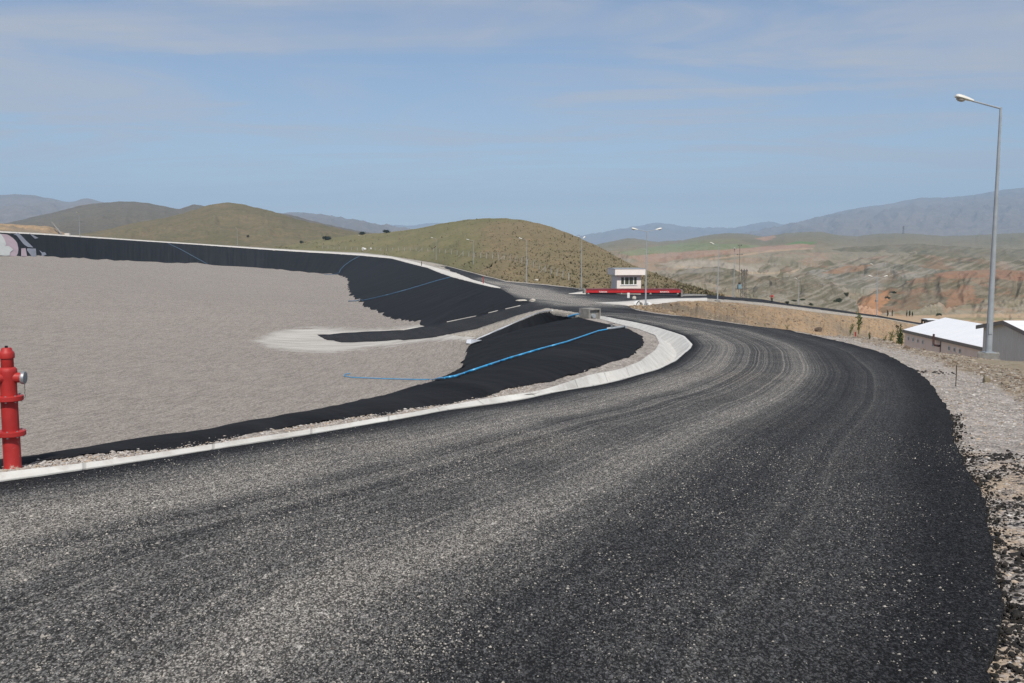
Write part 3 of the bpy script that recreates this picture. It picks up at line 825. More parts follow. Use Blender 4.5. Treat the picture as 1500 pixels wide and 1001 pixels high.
# tuck the inner border under the asphalt
dd, _ = seg_dist(shp[:, :2], Rr[:, :2]); shp[dd < .02, 0] -= .45
VS, TS = fill(shp, .012, .015)
zs = road_z(VS[:, 0], VS[:, 1], -.07)
V = np.column_stack([VS, zs])
spx, srow = proj(V)
rub_line = np.array([(900, 440), (1040, 462), (1180, 484), (1250, 496), (1322, 512), (1376, 530), (1406, 544), (1439, 551), (1500, 593), (1560, 640), (1700, 700)])
rub_y = np.interp(spx, rub_line[:, 0], rub_line[:, 1])
rubble = np.clip(.5 + (rub_y - srow) / 22.0, 0, 1)
rubble[VS[:, 1] < 6] = 0
bit = np.clip((srow - 655) / 14, 0, 1) * np.where(VS[:, 1] < 14, 1, 0)
bit = np.maximum(bit, .92 * np.exp(-((spx - 1370) / 22) ** 2 - ((srow - 546) / 3.2) ** 2))
V[:, 2] += np.where(rubble > .5, 1, .35) * .045 * fbm(VS[:, 0] * 1.1, VS[:, 1] * 1.1, 4) + .05 * smooth01(rubble, .4, 1) * np.abs(fbm(VS[:, 0] * .5, VS[:, 1] * .5, 3))
V3s, TS3, order = boundary_skirt(V, TS, .8)
e2 = lambda a: np.concatenate([a, np.array([a[k] for k, _ in order])])
tag(mk('shoulder', V3s, TS3, M['shoulder'], attrs={'rubble': e2(rubble), 'bitumen': e2(bit)}), kind='structure')

# ------------------------------------------------------------------ soil bank below the lower road
pe = np.linspace(921.5, 1420, 300)
bt = by_px(BANK_T, pe); bb = by_px(BANK_B, pe)
rows = []
ws = np.linspace(0, 1, 26)
for w in ws:
    p = bt + (bb - bt) * w
    e = math.sin(math.pi * w)
    p[:, 2] += e * (.5 * fbm(pe * .06, np.full(len(pe), w * .9), 4) + .35 * fbm(pe * .25, np.full(len(pe), w * 2.5), 4)) * np.clip(np.linalg.norm(bt - bb, axis=1) / 25, .15, 1.2) - (.05 if w == 0 else 0)
    rows.append(p)
G = np.array(rows)
low = G[-1].copy(); low[:, 2] -= 6
G = np.vstack([G, low[None]])
ln = np.linalg.norm(bt - bb, axis=1)
uvb = np.stack([np.broadcast_to(arclen(bt), G.shape[:2]), np.concatenate([ws, [1.3]])[:, None] * ln[None]], -1)
bank = tag(mk('soil_bank', G.reshape(-1, 3), grid_faces(*G.shape[:2]), M['bank'], uv=uvb.reshape(-1, 2)), kind='structure')
BANKG = G

# ------------------------------------------------------------------ ground sheet to the horizon
crest_poly = np.vstack([CE, CN])[:, :2]
az = np.concatenate([np.linspace(-math.pi, -1.0, 60)[:-1], np.linspace(-1.0, .75, 320), np.linspace(.75, math.pi, 60)[1:]])
rad = np.concatenate([np.linspace(.5, 12, 40)[:-1], 12 * (16000 / 12) ** np.linspace(0, 1, 220)])
RA, AZ = np.meshgrid(rad, az, indexing='ij')
X = (RA * np.sin(AZ)).ravel(); Y = (RA * np.cos(AZ)).ravel()
zg = np.full(len(X), -60.0)
nearm = (RA.ravel() < 330)
extra = np.vstack([zpts, A(('W', 30, 30, -8.5), ('W', 24, 62, -9), ('W', 40, 60, -9.5), ('W', 30, 90, -14), ('W', 55, 60, -11), ('W', 50, 100, -15), ('W', 70, 110, -17), ('W', 90, 60, -14), ('W', 28, 45, -8.3), ('W', 23, 40, -8.0),
                           ('W', 40, 10, -7), ('W', 60, -20, -8), ('W', 20, -25, -3.5), ('W', -30, -25, -2), ('W', -60, -40, -3), ('W', 0, -60, -3), ('W', 22, 48, -7.6)), BANK_B[3:] - [0, 0, 2.2]])
ZG = TPS(extra, 1e-3)
zr_ = ZG(X[nearm], Y[nearm]) - .45
zr_ = np.clip(zr_, -30, 8)
q = np.stack([X[nearm], Y[nearm]], -1)
ins = inside(q, crest_poly); dC, _ = seg_dist(q, np.vstack([crest_poly, crest_poly[:1]]))
fz = np.clip(ZF(q[:, 0], q[:, 1]), -17, -4) - 1.6
zr_ = np.where(ins, np.maximum(fz, zr_ - .5 - dC * .8), zr_)
zr_ = np.where(ins, np.minimum(zr_, np.maximum(fz, -20)), zr_)
rm = RA.ravel()[nearm]
far_b = smooth01(rm, 235, 325)
apx = 750 + F * q[:, 0] / np.maximum(q[:, 1], 1); ob = np.array([(845, 183), (890, 180), (945, 180), (1000, 181), (1040, 184.5), (1085, 187.5), (1131, 192.5), (1200, 203), (1285, 225), (1350, 236), (1420, 247), (1700, 262), (3000, 262)], float)
yo = np.interp(apx, ob[:, 0], ob[:, 1]); far_b = np.where((apx > 845) & (q[:, 1] > 10), np.maximum(far_b, smooth01(q[:, 1], yo - 3, yo + 5)), far_b)
zg[nearm] = zr_ * (1 - far_b) - 40 * far_b
zg = np.where(~nearm, -40 - 20 * smooth01(RA.ravel(), 325, 1500), zg)
gf = grid_faces(len(rad), len(az))[:, ::-1]
tag(mk('ground', np.column_stack([X, Y, zg]), gf, M['ground']), kind='structure')

# ------------------------------------------------------------------ hills
def ridge(name, sil, base, mat, nc=260, nr=90, g=.8, amp=.004, fx=40, fy=5, back=.6, seed=0, tint=None, px0=None, px1=None, rid=False, oc=5):
    sil = np.array(sil, float); base = np.array(base, float)
    px = np.linspace(sil[0, 0] if px0 is None else px0, sil[-1, 0] if px1 is None else px1, nc)
    def cub(t, tab, k):   # smooth interpolation
        x = tab[:, 0]; y = tab[:, k]
        m = np.gradient(y, x); i = np.clip(np.searchsorted(x, t) - 1, 0, len(x) - 2)
        h = x[i + 1] - x[i]; s = np.clip((t - x[i]) / h, 0, 1)
        return (2 * s**3 - 3 * s**2 + 1) * y[i] + (s**3 - 2 * s**2 + s) * h * m[i] + (-2 * s**3 + 3 * s**2) * y[i + 1] + (s**3 - s**2) * h * m[i + 1]
    rs = cub(px, sil, 1); Ys = np.interp(px, sil[:, 0], sil[:, 2])
    rs = rs + 1.1 * fbm(px / 14.0, px * 0 + seed, 4)
    rb = np.interp(px, base[:, 0], base[:, 1]); Yb = np.interp(px, base[:, 0], base[:, 2])
    t = np.concatenate([np.linspace(0, 1, nr), 1 + np.linspace(0, 1, 14)[1:]])
    Gs = []; tn = []
    for tk in t:
        if tk <= 1:
            yy = Yb * (Ys / Yb) ** tk
            rr = rb + (rs - rb) * tk ** g
            p = Pv(px, rr, yy)
            env = (.25 + .75 * math.sin(math.pi * min(tk * .92, 1))) * (1 - tk ** 6) * min(1, tk * 6)
        else:
            yy = Ys * (1 + back * (tk - 1)); zt = Pv(px, rs, Ys)
            p = zt.copy(); k = yy / Ys; p[:, 0] *= k; p[:, 1] = yy
            zb = np.minimum(Pv(px, rb, Yb)[:, 2], -5)
            p[:, 2] = np.minimum(zt[:, 2] + (zb * 1.2 - zt[:, 2]) * (tk - 1) ** 1.6, zt[:, 2] * k - .12 * Ys * (tk - 1) ** 1.4)
            env = .2
        ly = np.log(yy) * fy
        fn = ridged if rid else fbm
        p[:, 2] += amp * yy * env * fn(px / fx + seed + (.4 * fbm(px / 45, ly * .5, 2) if rid else 0), ly + seed * .7, oc)
        Gs.append(p)
        tn.append(np.full(nc, tk))
    G = np.array(Gs)
    low = G[0].copy(); low[:, 2] -= 12; low[:, 1] += .5
    G = np.vstack([low[None], G])
    at = None
    pxx, rw = proj(G.reshape(-1, 3))
    if tint is not None: at = {'tint': tint(pxx, rw, G.reshape(-1, 3))}
    o = mk(name, G.reshape(-1, 3), grid_faces(*G.shape[:2]), mat, attrs=at)
    tag(o, kind='structure')
    return o, G

outer_base = [(-320, 320, 302), (-100, 332.5, 330), (0, 338.2, 360), (60, 341.5, 386), (117, 345.2, 421), (200, 351, 471), (300, 357.6, 507), (400, 364, 515), (453, 367, 495), (533, 370.3, 465),
              (565, 374, 449), (603, 380, 408), (635, 385, 361), (659, 390.7, 317), (707, 403, 248), (741, 411.6, 215), (773, 414.5, 206), (800, 416.8, 200), (850, 422.6, 183),
              (890, 426.4, 180), (945, 428.6, 180), (1000, 430, 181), (1040, 432.4, 184.5), (1085, 436.4, 187.5), (1131, 440.9, 192.5), (1200, 450.4, 203), (1285, 461.9, 225),
              (1350, 473.3, 239), (1420, 487, 250), (1700, 520, 262)]
h1s = [(400, 362.5, 560), (430, 358.5, 600), (455, 353, 610), (480, 349, 610), (520, 344.5, 600), (560, 341, 585), (600, 336.5, 560), (640, 329, 530), (680, 322.5, 505), (720, 320, 480), (760, 322, 450), (800, 330, 415), (840, 345, 375),
       (880, 363, 335), (920, 385, 295), (960, 401, 262), (1000, 415, 238), (1040, 428, 215), (1062, 434, 205)]
def t1(px, rw, p):
    return np.clip(.25 + .55 * smooth01(px, 680, 760) + .25 * np.exp(-((px - 725) / 40) ** 2), 0, 1) * smooth01(rw, 318, 330)
H1, G1 = ridge('scrub_hill', h1s, outer_base, M['hill_grass'], 320, 120, .85, .0035, 30, 9, .8, 1.3, t1)
h2s = [(100, 346, 830), (150, 337.5, 850), (200, 326, 880), (250, 317.5, 900), (280, 309, 920), (310, 300, 930), (340, 297.2, 930), (370, 303, 920), (400, 310, 910), (430, 320, 890), (470, 329, 870), (510, 338, 850), (560, 346, 820), (620, 352, 800)]
ridge('grass_hill', h2s, [(100, 360, 640), (300, 364, 640), (620, 380, 640)], M['hill_mid'], 260, 90, .8, .006, 34, 7, .8, 4.1)
h3s = [(-200, 345, 2000), (-60, 338, 2000), (0, 329, 2000), (40, 320, 2000), (80, 311, 2000), (120, 301, 2000), (160, 296.5, 2000), (200, 296, 2000), (240, 302, 2000), (262, 306, 2050), (285, 300, 2150), (305, 303, 2150), (340, 310, 2100), (400, 311, 2000), (430, 316, 1900), (450, 322, 1850), (480, 329, 1800), (530, 339, 1750), (580, 346, 1700)]
ridge('dark_hill', h3s, [(-200, 362, 1100), (580, 368, 1100)], M['hill_dark'], 260, 80, .8, .005, 36, 6, .7, 8.2)
h4s = [(-300, 280, 6500), (-100, 289, 6500), (0, 285.5, 6500), (40, 285.5, 6500), (80, 292, 6500), (105, 296, 6500), (125, 291, 6500), (150, 296, 6500), (190, 310, 6500), (260, 318, 6500), (340, 320, 6500), (400, 313.5, 6500), (440, 311.5, 6500), (480, 316, 6500), (520, 323, 6500), (560, 332, 6500), (590, 339, 6500), (630, 346, 6500), (700, 352, 6500)]
ridge('far_mountain', h4s, [(-300, 362, 3600), (700, 364, 3600)], M['mount'], 240, 60, .85, .013, 34, 6, .5, 12.7, rid=True, oc=4)
h4b = [(480, 345, 12500), (540, 336, 12500), (570, 330, 12500), (600, 330.5, 12500), (625, 328, 12500), (650, 327, 12500), (690, 332, 12500), (760, 346, 12500), (800, 352, 12500)]
ridge('far_mountain', h4b, [(480, 358, 9000), (800, 358, 9000)], M['mount'], 120, 40, .85, .004, 40, 5, .3, 16.7, rid=True, oc=4)
h5s = [(780, 356, 12500), (830, 350.5, 12500), (860, 346.5, 12500), (900, 338.5, 12500), (930, 332, 12500), (968, 326.8, 12500), (1000, 332, 12500), (1040, 334, 12500), (1080, 334, 12500), (1105, 327.5, 12500), (1125, 325, 12500), (1150, 329, 12500), (1190, 332, 12500), (1260, 342, 12500)]
ridge('far_mountain', h5s, [(780, 360, 8500), (1260, 358, 8500)], M['mount'], 200, 50, .85, .008, 30, 6, .3, 21.3, rid=True, oc=4)
h6s = [(1090, 352, 9500), (1130, 339, 9500), (1165, 328.5, 9500), (1200, 318, 9500), (1250, 306, 9500), (1300, 299, 9500), (1350, 290, 9500), (1385, 289.5, 9500), (1430, 285, 9500), (1470, 278, 9500), (1500, 275, 9500), (1600, 268, 9500), (1800, 270, 9500)]
ridge('far_mountain', h6s, [(1090, 358, 4800), (1800, 356, 4800)], M['mount'], 300, 80, .9, .012, 36, 6, .4, 27.9, rid=True, oc=4)
# badlands valley
h7s = [(820, 372, 3000), (860, 362, 3000), (880, 357, 3000), (900, 353, 3000), (920, 349, 3000), (940, 351, 3000), (960, 354.5, 3000), (1000, 352, 3000), (1040, 344, 3000), (1070, 341.5, 3000), (1095, 343, 3000), (1120, 347, 3000), (1150, 342, 3000), (1180, 340, 3000), (1200, 339.5, 3000), (1230, 345, 3000), (1255, 346.5, 3000),
       (1280, 343, 3000), (1310, 342, 3000), (1340, 342.5, 3000), (1380, 346, 3000), (1420, 345, 3000), (1460, 343, 3000), (1500, 341, 3000), (1600, 338, 3000), (1750, 340, 3000)]
def poly_mask(px, rw, poly, soft_=3.0):
    poly = np.array(poly, float); q = np.stack([px, rw], -1)
    wob = np.stack([fbm(px / 18, rw / 5, 3) * 5, fbm(px / 20 + 9, rw / 5 + 4, 3) * 1.6], -1)
    q = q + wob
    i = inside(q, poly); d, _ = seg_dist(q * [1, 2], np.vstack([poly, poly[:1]]) * [1, 2])
    return np.where(i, 1.0, np.clip(1 - d / soft_, 0, 1))
def t7(px, rw, p):
    n1 = fbm(px / 60, rw / 14, 5); n2 = fbm(px / 22 + 5, rw / 6 + 3, 4); n3 = fbm(px / 90 + 15, rw / 9 + 8, 4)
    c = np.empty((len(px), 3)); c[:] = (.145, .125, .072)
    def lay(m, col): c[:] = c * (1 - m[:, None]) + np.array(col) * m[:, None]
    lay(smooth01(n1, -.05, .35) * smooth01(rw, 366, 384) * .8, (.225, .195, .14))
    lay(smooth01(n3, .08, .35) * smooth01(rw, 354, 372) * .65, (.24, .145, .085))
    lay(smooth01(n2, .1, .5) * smooth01(rw, 372, 388) * .55, (.30, .275, .225))
    lay(smooth01(-n1, .1, .4) * .55, (.105, .10, .05))
    lay(smooth01(rw, 352, 344) * .8, (.13, .115, .06))
    lay(poly_mask(px, rw, [(905, 371), (960, 362), (1005, 356.5), (1075, 358), (1112, 360.5), (1070, 364.5), (990, 369), (930, 375)]), (.125, .150, .058))
    lay(poly_mask(px, rw, [(1010, 352), (1075, 350), (1085, 353), (1000, 358)]) * .7, (.15, .15, .06))
    lay(poly_mask(px, rw, [(1150, 358.5), (1168, 355), (1196, 355), (1185, 358.5)]), (.09, .15, .04))
    lay(poly_mask(px, rw, [(925, 376), (985, 371), (1075, 366), (1120, 362), (1180, 358.5), (1195, 361), (1120, 367), (1040, 375), (960, 383), (935, 382)]) * .9, (.27, .165, .11))
    lay(poly_mask(px, rw, [(1040, 380), (1080, 375), (1130, 367), (1190, 364), (1110, 370)]) * .8, (.38, .25, .155))
    lay(poly_mask(px, rw, [(1110, 349), (1128, 345), (1136, 348), (1120, 352)]) * .8, (.31, .18, .11))
    lay(poly_mask(px, rw, [(965, 387), (1010, 382), (1060, 384), (1120, 397), (1090, 402), (1000, 393)]) * .55, (.36, .32, .27))
    lay(poly_mask(px, rw, [(990, 391), (1050, 393), (1100, 398.5), (1130, 399), (1210, 391), (1210, 393), (1135, 401.5), (1095, 401), (1045, 395)], 1.5) * .85, (.36, .27, .17))
    lay(poly_mask(px, rw, [(1243, 452), (1262, 437), (1285, 430), (1306, 427), (1298, 447), (1286, 462), (1250, 461)]), (.42, .225, .12))
    lay(poly_mask(px, rw, [(1375, 404), (1400, 398), (1450, 396), (1510, 398), (1600, 400), (1560, 416), (1490, 414), (1430, 409)]) * .9, (.33, .19, .12))
    lay(poly_mask(px, rw, [(1375, 440), (1400, 420), (1425, 412), (1440, 425), (1410, 445), (1385, 458)]) * .65, (.31, .19, .12))
    lay(poly_mask(px, rw, [(1290, 464), (1350, 463), (1420, 461), (1600, 458), (1600, 474), (1500, 472), (1400, 474), (1330, 472)]) * .9, (.34, .235, .14))
    lay(poly_mask(px, rw, [(1385, 466), (1440, 466), (1500, 467), (1440, 470)]) * .7, (.12, .13, .05))
    return np.clip(c * np.array([1.32, 1.27, 1.22]), 0, .6)
def badlands():
    px = np.linspace(835, 1740, 680); tab = np.array(outer_base, float)
    rb = np.interp(px, tab[:, 0], tab[:, 1]); Yb = np.interp(px, tab[:, 0], tab[:, 2]) + .5
    rb = np.where(px > 1350, np.interp(px, [1350, 1420, 1740], [473.3, 480, 484]), rb)
    sil = np.array(h7s); rs = np.interp(px, sil[:, 0], sil[:, 1]); rs += .8 * fbm(px / 12, px * 0 + 2, 3)
    ts = np.linspace(0, 1, 400); Gs = []; RL = []
    for tk in np.concatenate([ts, [1.1, 1.25, 1.45]]):
        if tk <= 1:
            rr = rb + (rs - rb) * (tk ** .95)
            yy = Yb * (3000 / Yb) ** (tk ** 1.05)
            p = Pv(px, rr, yy)
            e = min(1, tk * 7) * (1 - tk ** 8)
            ly = np.log(yy) * 7
            w1 = .45 * fbm(px / 60, ly * .4, 3); w2 = .35 * fbm(px / 34 + 3, ly * .8, 3)
            r1 = ridged(px / 85 + 3 + w1, ly * .42 + 1 + w2, 3)
            r2 = ridged(px / 30 + 9 + 1.5 * w1, ly * 1.0 + 4 + w1, 4)
            gl = 1 - np.abs(perlin(px / 8.5 + 2.2 * w1 + 1.4 * fbm(px / 40, ly, 2), ly * .75)) * 2.6
            gm = np.clip(.45 + 1.1 * fbm(px / 70 + 4, ly * .5 + 2, 2), 0, 1)
            d = (.0165 * r1 + .0050 * r2) * (.35 + .65 * smooth01(rr, 372, 396)) + .0030 * gl * gm * (.02 + .98 * smooth01(rr, 384, 396))
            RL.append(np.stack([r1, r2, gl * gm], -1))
            p[:, 2] += e * d * yy * (.35 + .65 * smooth01(rr, 345, 380))
            p[:, 2] -= min(1, tk * 9) * .024 * yy * smooth01(rr, 377, 394) * (1 - smooth01(px, 1270, 1305) * smooth01(rr, 452, 461))
        else:
            p = Pv(px, rs, np.full(len(px), 3000.0)); k = tk; p[:, 0] *= k; p[:, 1] *= k; p[:, 2] -= 260 * (tk - 1); RL.append(np.zeros((len(px), 3)))
        Gs.append(p)
    G = np.array(Gs); low = G[0].copy(); low[:, 2] -= 3; low[:, 1] += .2
    # drop behind the road edge so that the valley side reads as lower ground
    G = np.vstack([low[None], G]); fl = G.reshape(-1, 3)
    a, b = proj(fl); c = t7(a, b, fl)
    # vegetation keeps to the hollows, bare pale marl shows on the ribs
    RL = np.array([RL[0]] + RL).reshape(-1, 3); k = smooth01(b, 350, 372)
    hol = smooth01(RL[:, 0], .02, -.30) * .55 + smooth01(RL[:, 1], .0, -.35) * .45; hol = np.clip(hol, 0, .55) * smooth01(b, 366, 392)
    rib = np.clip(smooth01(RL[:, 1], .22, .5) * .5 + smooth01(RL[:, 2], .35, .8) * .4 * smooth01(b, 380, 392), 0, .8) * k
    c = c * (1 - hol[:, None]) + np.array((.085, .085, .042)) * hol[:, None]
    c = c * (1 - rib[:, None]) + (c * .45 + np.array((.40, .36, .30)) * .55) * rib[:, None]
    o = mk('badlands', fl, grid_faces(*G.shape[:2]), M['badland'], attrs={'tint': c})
    tag(o, kind='structure'); return G
GBAD = badlands()
def bad_tint(base, pale, red, seed, rim=.5, redw=.4, orange=None):
    def fn(px, rw, p):
        t = np.clip((np.log(np.maximum(p[:, 1], 1)) - np.log(p[:, 1].min())) / (np.log(p[:, 1].max()) - np.log(p[:, 1].min()) + 1e-6), 0, 1)
        n1 = fbm(px / 38 + seed, rw / 12 + seed, 4); st = fbm(px / 8 + rw * .30 + 1.1 * fbm(px / 40, rw / 14 + seed, 2), rw / 15 + seed, 3); n2 = fbm(px / 15 + seed * 2, rw / 6, 4)
        c = np.empty((len(px), 3)); c[:] = base
        def lay(m, col): c[:] = c * (1 - m[:, None]) + np.array(col) * m[:, None]
        lay(smooth01(n1, -.02, .3) * .75, pale)
        lay(smooth01(fbm(px / 45 + seed * 3, rw / 9 + 4, 4), .0, .3) * redw, red)
        lay(smooth01(st, .08, .35) * .6, np.array(pale) * 1.08)
        lay(smooth01(-st, .12, .42) * .5, (.10, .098, .055))
        lay(smooth01(n2, .25, .5) * .45, (.09, .095, .045))
        if orange is not None:
            for poly, col, a in orange: lay(poly_mask(px, rw, poly) * a * (1 - .35 * smooth01(st, .0, .3)), col)
        return np.clip(c * .88, 0, .6)
    return fn
PALE = (.35, .30, .225); OLIVE = (.18, .155, .085); RED = (.33, .19, .12)
bh = [
  ([(1130, 380, 1750), (1180, 372, 1750), (1230, 366, 1750), (1280, 360.5, 1750), (1330, 358, 1750), (1400, 362, 1750), (1450, 367, 1750), (1550, 365, 1750), (1740, 368, 1750)], [(1130, 392, 1250), (1740, 385, 1250)], (OLIVE, (.22, .195, .13), (.25, .18, .12), 3.1, .5, .35, None), .006, 60),
  ([(960, 404, 1150), (1000, 394, 1150), (1040, 391, 1150), (1080, 385, 1150), (1120, 381, 1150), (1160, 383.5, 1150), (1200, 387, 1150), (1250, 382, 1150), (1300, 377, 1150), (1350, 374.5, 1150), (1400, 378, 1150), (1450, 382, 1150), (1550, 384, 1150), (1740, 386, 1150)], [(960, 412, 760), (1740, 400, 760)], (OLIVE, PALE, RED, 7.7, .5, .5, None), .007, 46),
  ([(1150, 413, 780), (1190, 401, 780), (1225, 394, 780), (1265, 389, 780), (1300, 386.5, 780), (1335, 390, 780), (1365, 397, 780), (1400, 405, 780), (1440, 412, 780)], [(1150, 424, 540), (1440, 424, 540)], ((.20, .185, .135), (.35, .32, .265), (.36, .22, .13), 11.9, .5, .3, [([(1205, 400), (1240, 390), (1275, 388), (1262, 396), (1225, 401)], (.36, .215, .125), .8)]), .008, 30),
  ([(930, 420, 620), (965, 409, 620), (990, 402, 620), (1015, 397, 620), (1045, 395, 620), (1075, 399, 620), (1100, 407, 620), (1130, 413, 620), (1170, 419, 620)], [(930, 434, 400), (1170, 432, 400)], ((.195, .17, .11), (.31, .27, .205), (.32, .19, .115), 15.3, .5, .25, [([(985, 401), (1015, 395), (1045, 393), (1060, 397), (1020, 400)], (.36, .33, .28), .7)]), .009, 26),
  ([(1075, 441, 430), (1100, 428, 430), (1125, 416, 430), (1150, 408, 430), (1178, 403.5, 430), (1203, 406, 430), (1220, 415, 430), (1236, 429, 430), (1248, 445, 430), (1258, 460, 430)], [(1075, 443, 250), (1131, 447, 258), (1200, 456, 268), (1258, 464, 282)], ((.21, .185, .13), (.345, .31, .25), (.30, .19, .12), 19.5, .5, .2, None), .009, 22),
  ([(1232, 466, 470), (1252, 448, 470), (1272, 435, 470), (1296, 426, 470), (1316, 421, 470), (1336, 410, 480), (1360, 402.5, 490), (1385, 398.5, 500), (1420, 396.5, 500), (1455, 395.5, 500), (1500, 397, 500), (1600, 399, 500), (1740, 401, 500)], [(1232, 470, 330), (1300, 466, 335), (1420, 463, 345), (1740, 463, 345)], ((.165, .14, .09), (.27, .23, .165), (.34, .18, .105), 23.9, .5, .6,
     [([(1238, 468), (1255, 447), (1275, 434), (1303, 426), (1300, 440), (1290, 452), (1286, 466)], (.47, .245, .125), .95), ([(1370, 402), (1400, 397), (1455, 395), (1520, 397), (1740, 400), (1740, 412), (1560, 412), (1490, 411), (1440, 406), (1400, 409)], (.34, .195, .125), .9), ([(1383, 452), (1395, 430), (1412, 418), (1424, 420), (1428, 434), (1410, 446)], (.36, .20, .12), .7), ([(1305, 455), (1335, 428), (1348, 425), (1344, 450), (1330, 462)], (.28, .18, .115), .5)]), .010, 24),
]
BH = []
for sil, base, ta, amp, fx in bh:
    o, G = ridge('badland_hill', sil, base, M['badland'], 300, 80, .72, amp * 1.5, fx * 1.7, 4.0, .5, ta[3], bad_tint(*ta), rid=True, oc=3)
    BH.append(G)
# small soil mound above the far left crest
ridge('soil_mound', [(-200, 318, 430), (-40, 325, 430), (0, 327.5, 430), (30, 329.5, 432), (55, 331, 434), (78, 333.5, 436), (92, 341, 440), (110, 346.5, 446)],
      [(-200, 328, 318), (0, 338.2, 362), (60, 341.5, 388), (110, 345.3, 424)], M['bank'], 90, 30, .8, .003, 12, 9, .2, 31.0)

# ------------------------------------------------------------------ scattered stones and scrub (uncountable)
ICO = bmesh.new(); bmesh.ops.create_icosphere(ICO, subdivisions=1, radius=1.0)
ICO_V = np.array([v.co[:] for v in ICO.verts]); ICO_F = np.array([[v.index for v in f.verts] for f in ICO.faces]); ICO.free()
ICO2 = bmesh.new(); bmesh.ops.create_icosphere(ICO2, subdivisions=2, radius=1.0)
ICO2_V = np.array([v.co[:] for v in ICO2.verts]); ICO2_F = np.array([[v.index for v in f.verts] for f in ICO2.faces]); ICO2.free()

def scatter_rocks(name, pos, size, cols, mat, flat=.65):
    n = len(pos); nv = len(ICO_V)
    v = np.repeat(ICO_V[None], n, 0) * (1 + rng.uniform(-.3, .3, (n, nv, 1)))
    a = rng.uniform(0, 6.28, n); c, s = np.cos(a)[:, None], np.sin(a)[:, None]
    v = v * (np.stack([rng.uniform(.7, 1.3, n), rng.uniform(.7, 1.3, n), rng.uniform(.5, .9, n) * flat * 1.3], -1))[:, None]
    x = v[..., 0] * c - v[..., 1] * s; y = v[..., 0] * s + v[..., 1] * c
    v = np.stack([x, y, v[..., 2]], -1) * size[:, None, None] + pos[:, None]
    f = (ICO_F[None] + (np.arange(n) * nv)[:, None, None]).reshape(-1, 3)
    col = np.repeat(cols[:, None], nv, 1).reshape(-1, 3)
    return tag(mk(name, v.reshape(-1, 3), f, mat, smooth=False, attrs={'tint': col}), kind='stuff')

def tri_sample(V, T, n, wfun):
    T = np.array(T); a, b, c = V[T[:, 0]], V[T[:, 1]], V[T[:, 2]]
    ar = np.linalg.norm(np.cross(b - a, c - a), axis=1) * .5
    w = ar * wfun((a + b + c) / 3, T); w /= w.sum()
    k = rng.choice(len(T), n, p=w); r1 = np.sqrt(rng.random(n)); r2 = rng.random(n)
    return a[k] * (1 - r1)[:, None] + b[k] * (r1 * (1 - r2))[:, None] + c[k] * (r1 * r2)[:, None]

def vis_w(c):   # favour ground near the camera and inside the picture
    px, rw = proj(c); return np.where((px > -60) & (px < 1560) & (rw < 1060) & (c[:, 1] > 2), 1.0, 0.0)
TSn = [t for t in TS]
rb_f = lambda c, T: vis_w(c) * np.mean(rubble[T], axis=1) ** 2 / (4 + np.maximum(c[:, 1], 0)) ** .6
ps = tri_sample(V, TSn, 7500, rb_f)
sz = np.exp(rng.normal(math.log(.022), .5, len(ps))) * np.clip(ps[:, 1] / 30, .8, 1.15)
pal = np.array([(.30, .25, .19), (.35, .30, .235), (.22, .165, .115), (.40, .35, .28), (.16, .12, .085), (.28, .25, .215)])
scatter_rocks('rubble', ps, sz, pal[rng.integers(0, len(pal), len(ps))] * rng.uniform(.8, 1.15, (len(ps), 1)), M['brownrock'])
gr_f = lambda c, T: vis_w(c) * (1 - np.mean(rubble[T], axis=1)) / (3 + np.maximum(c[:, 1], 0)) ** 1.6
ps = tri_sample(V, TSn, 9000, gr_f)
sz = np.exp(rng.normal(math.log(.0105), .4, len(ps))) * np.clip(ps[:, 1] / 12, .9, 1.4)
pal = np.array([(.50, .46, .42), (.42, .38, .345), (.60, .57, .53), (.36, .31, .27), (.47, .38, .29)])
scatter_rocks('loose_gravel', ps, sz, pal[rng.integers(0, len(pal), len(ps))] * rng.uniform(.8, 1.1, (len(ps), 1)), M['brownrock'])
bt_f = lambda c, T: vis_w(c) * np.mean(bit[T], axis=1) ** 2 * np.clip(.45 + 1.3 * fbm(c[:, 0] * 1.2, c[:, 1] * 2.0, 3), 0.01, 1) ** 2
ps = tri_sample(V, TSn, 2600, bt_f)
sz = np.exp(rng.normal(math.log(.0125), .4, len(ps)))
far_c = ps[:, 1] > 14; sz[far_c] *= 1.7
scatter_rocks('asphalt_crumbs', ps, sz, np.full((len(ps), 3), .018) * rng.uniform(.6, 1.8, (len(ps), 1)), M['brownrock'], .8)
# loose grit lying on the near asphalt
ng = 42000
dA = ext(dust)[:len(V3)]
ps = tri_sample(V3, T2, ng, lambda c, T: vis_w(c) * (c[:, 1] < 13) * (.12 + np.mean(dA[T], axis=1)) / (1 + np.maximum(c[:, 1], 0)) ** 1.7 * np.clip(.7 + fbm(c[:, 0] * .9, c[:, 1] * .5, 4) * 1.4, .08, 2))
OV = np.array([(1, 0, 0), (-1, 0, 0), (0, 1, 0), (0, -1, 0), (0, 0, 1), (0, 0, -.4)], float); OF = np.array([(0, 2, 4), (2, 1, 4), (1, 3, 4), (3, 0, 4), (2, 0, 5), (1, 2, 5), (3, 1, 5), (0, 3, 5)])
sz = np.exp(rng.normal(math.log(.0046), .38, ng)); an = rng.uniform(0, 6.28, ng); ca, sa = np.cos(an)[:, None], np.sin(an)[:, None]
gv = OV[None] * rng.uniform(.6, 1.35, (ng, 6, 1)); gx = gv[..., 0] * ca - gv[..., 1] * sa; gy = gv[..., 0] * sa + gv[..., 1] * ca
gv = np.stack([gx, gy, gv[..., 2] * .8], -1) * sz[:, None, None] + ps[:, None]
gp = np.array([(.30, .285, .26), (.42, .39, .345), (.20, .19, .18), (.08, .078, .076), (.52, .48, .42)])
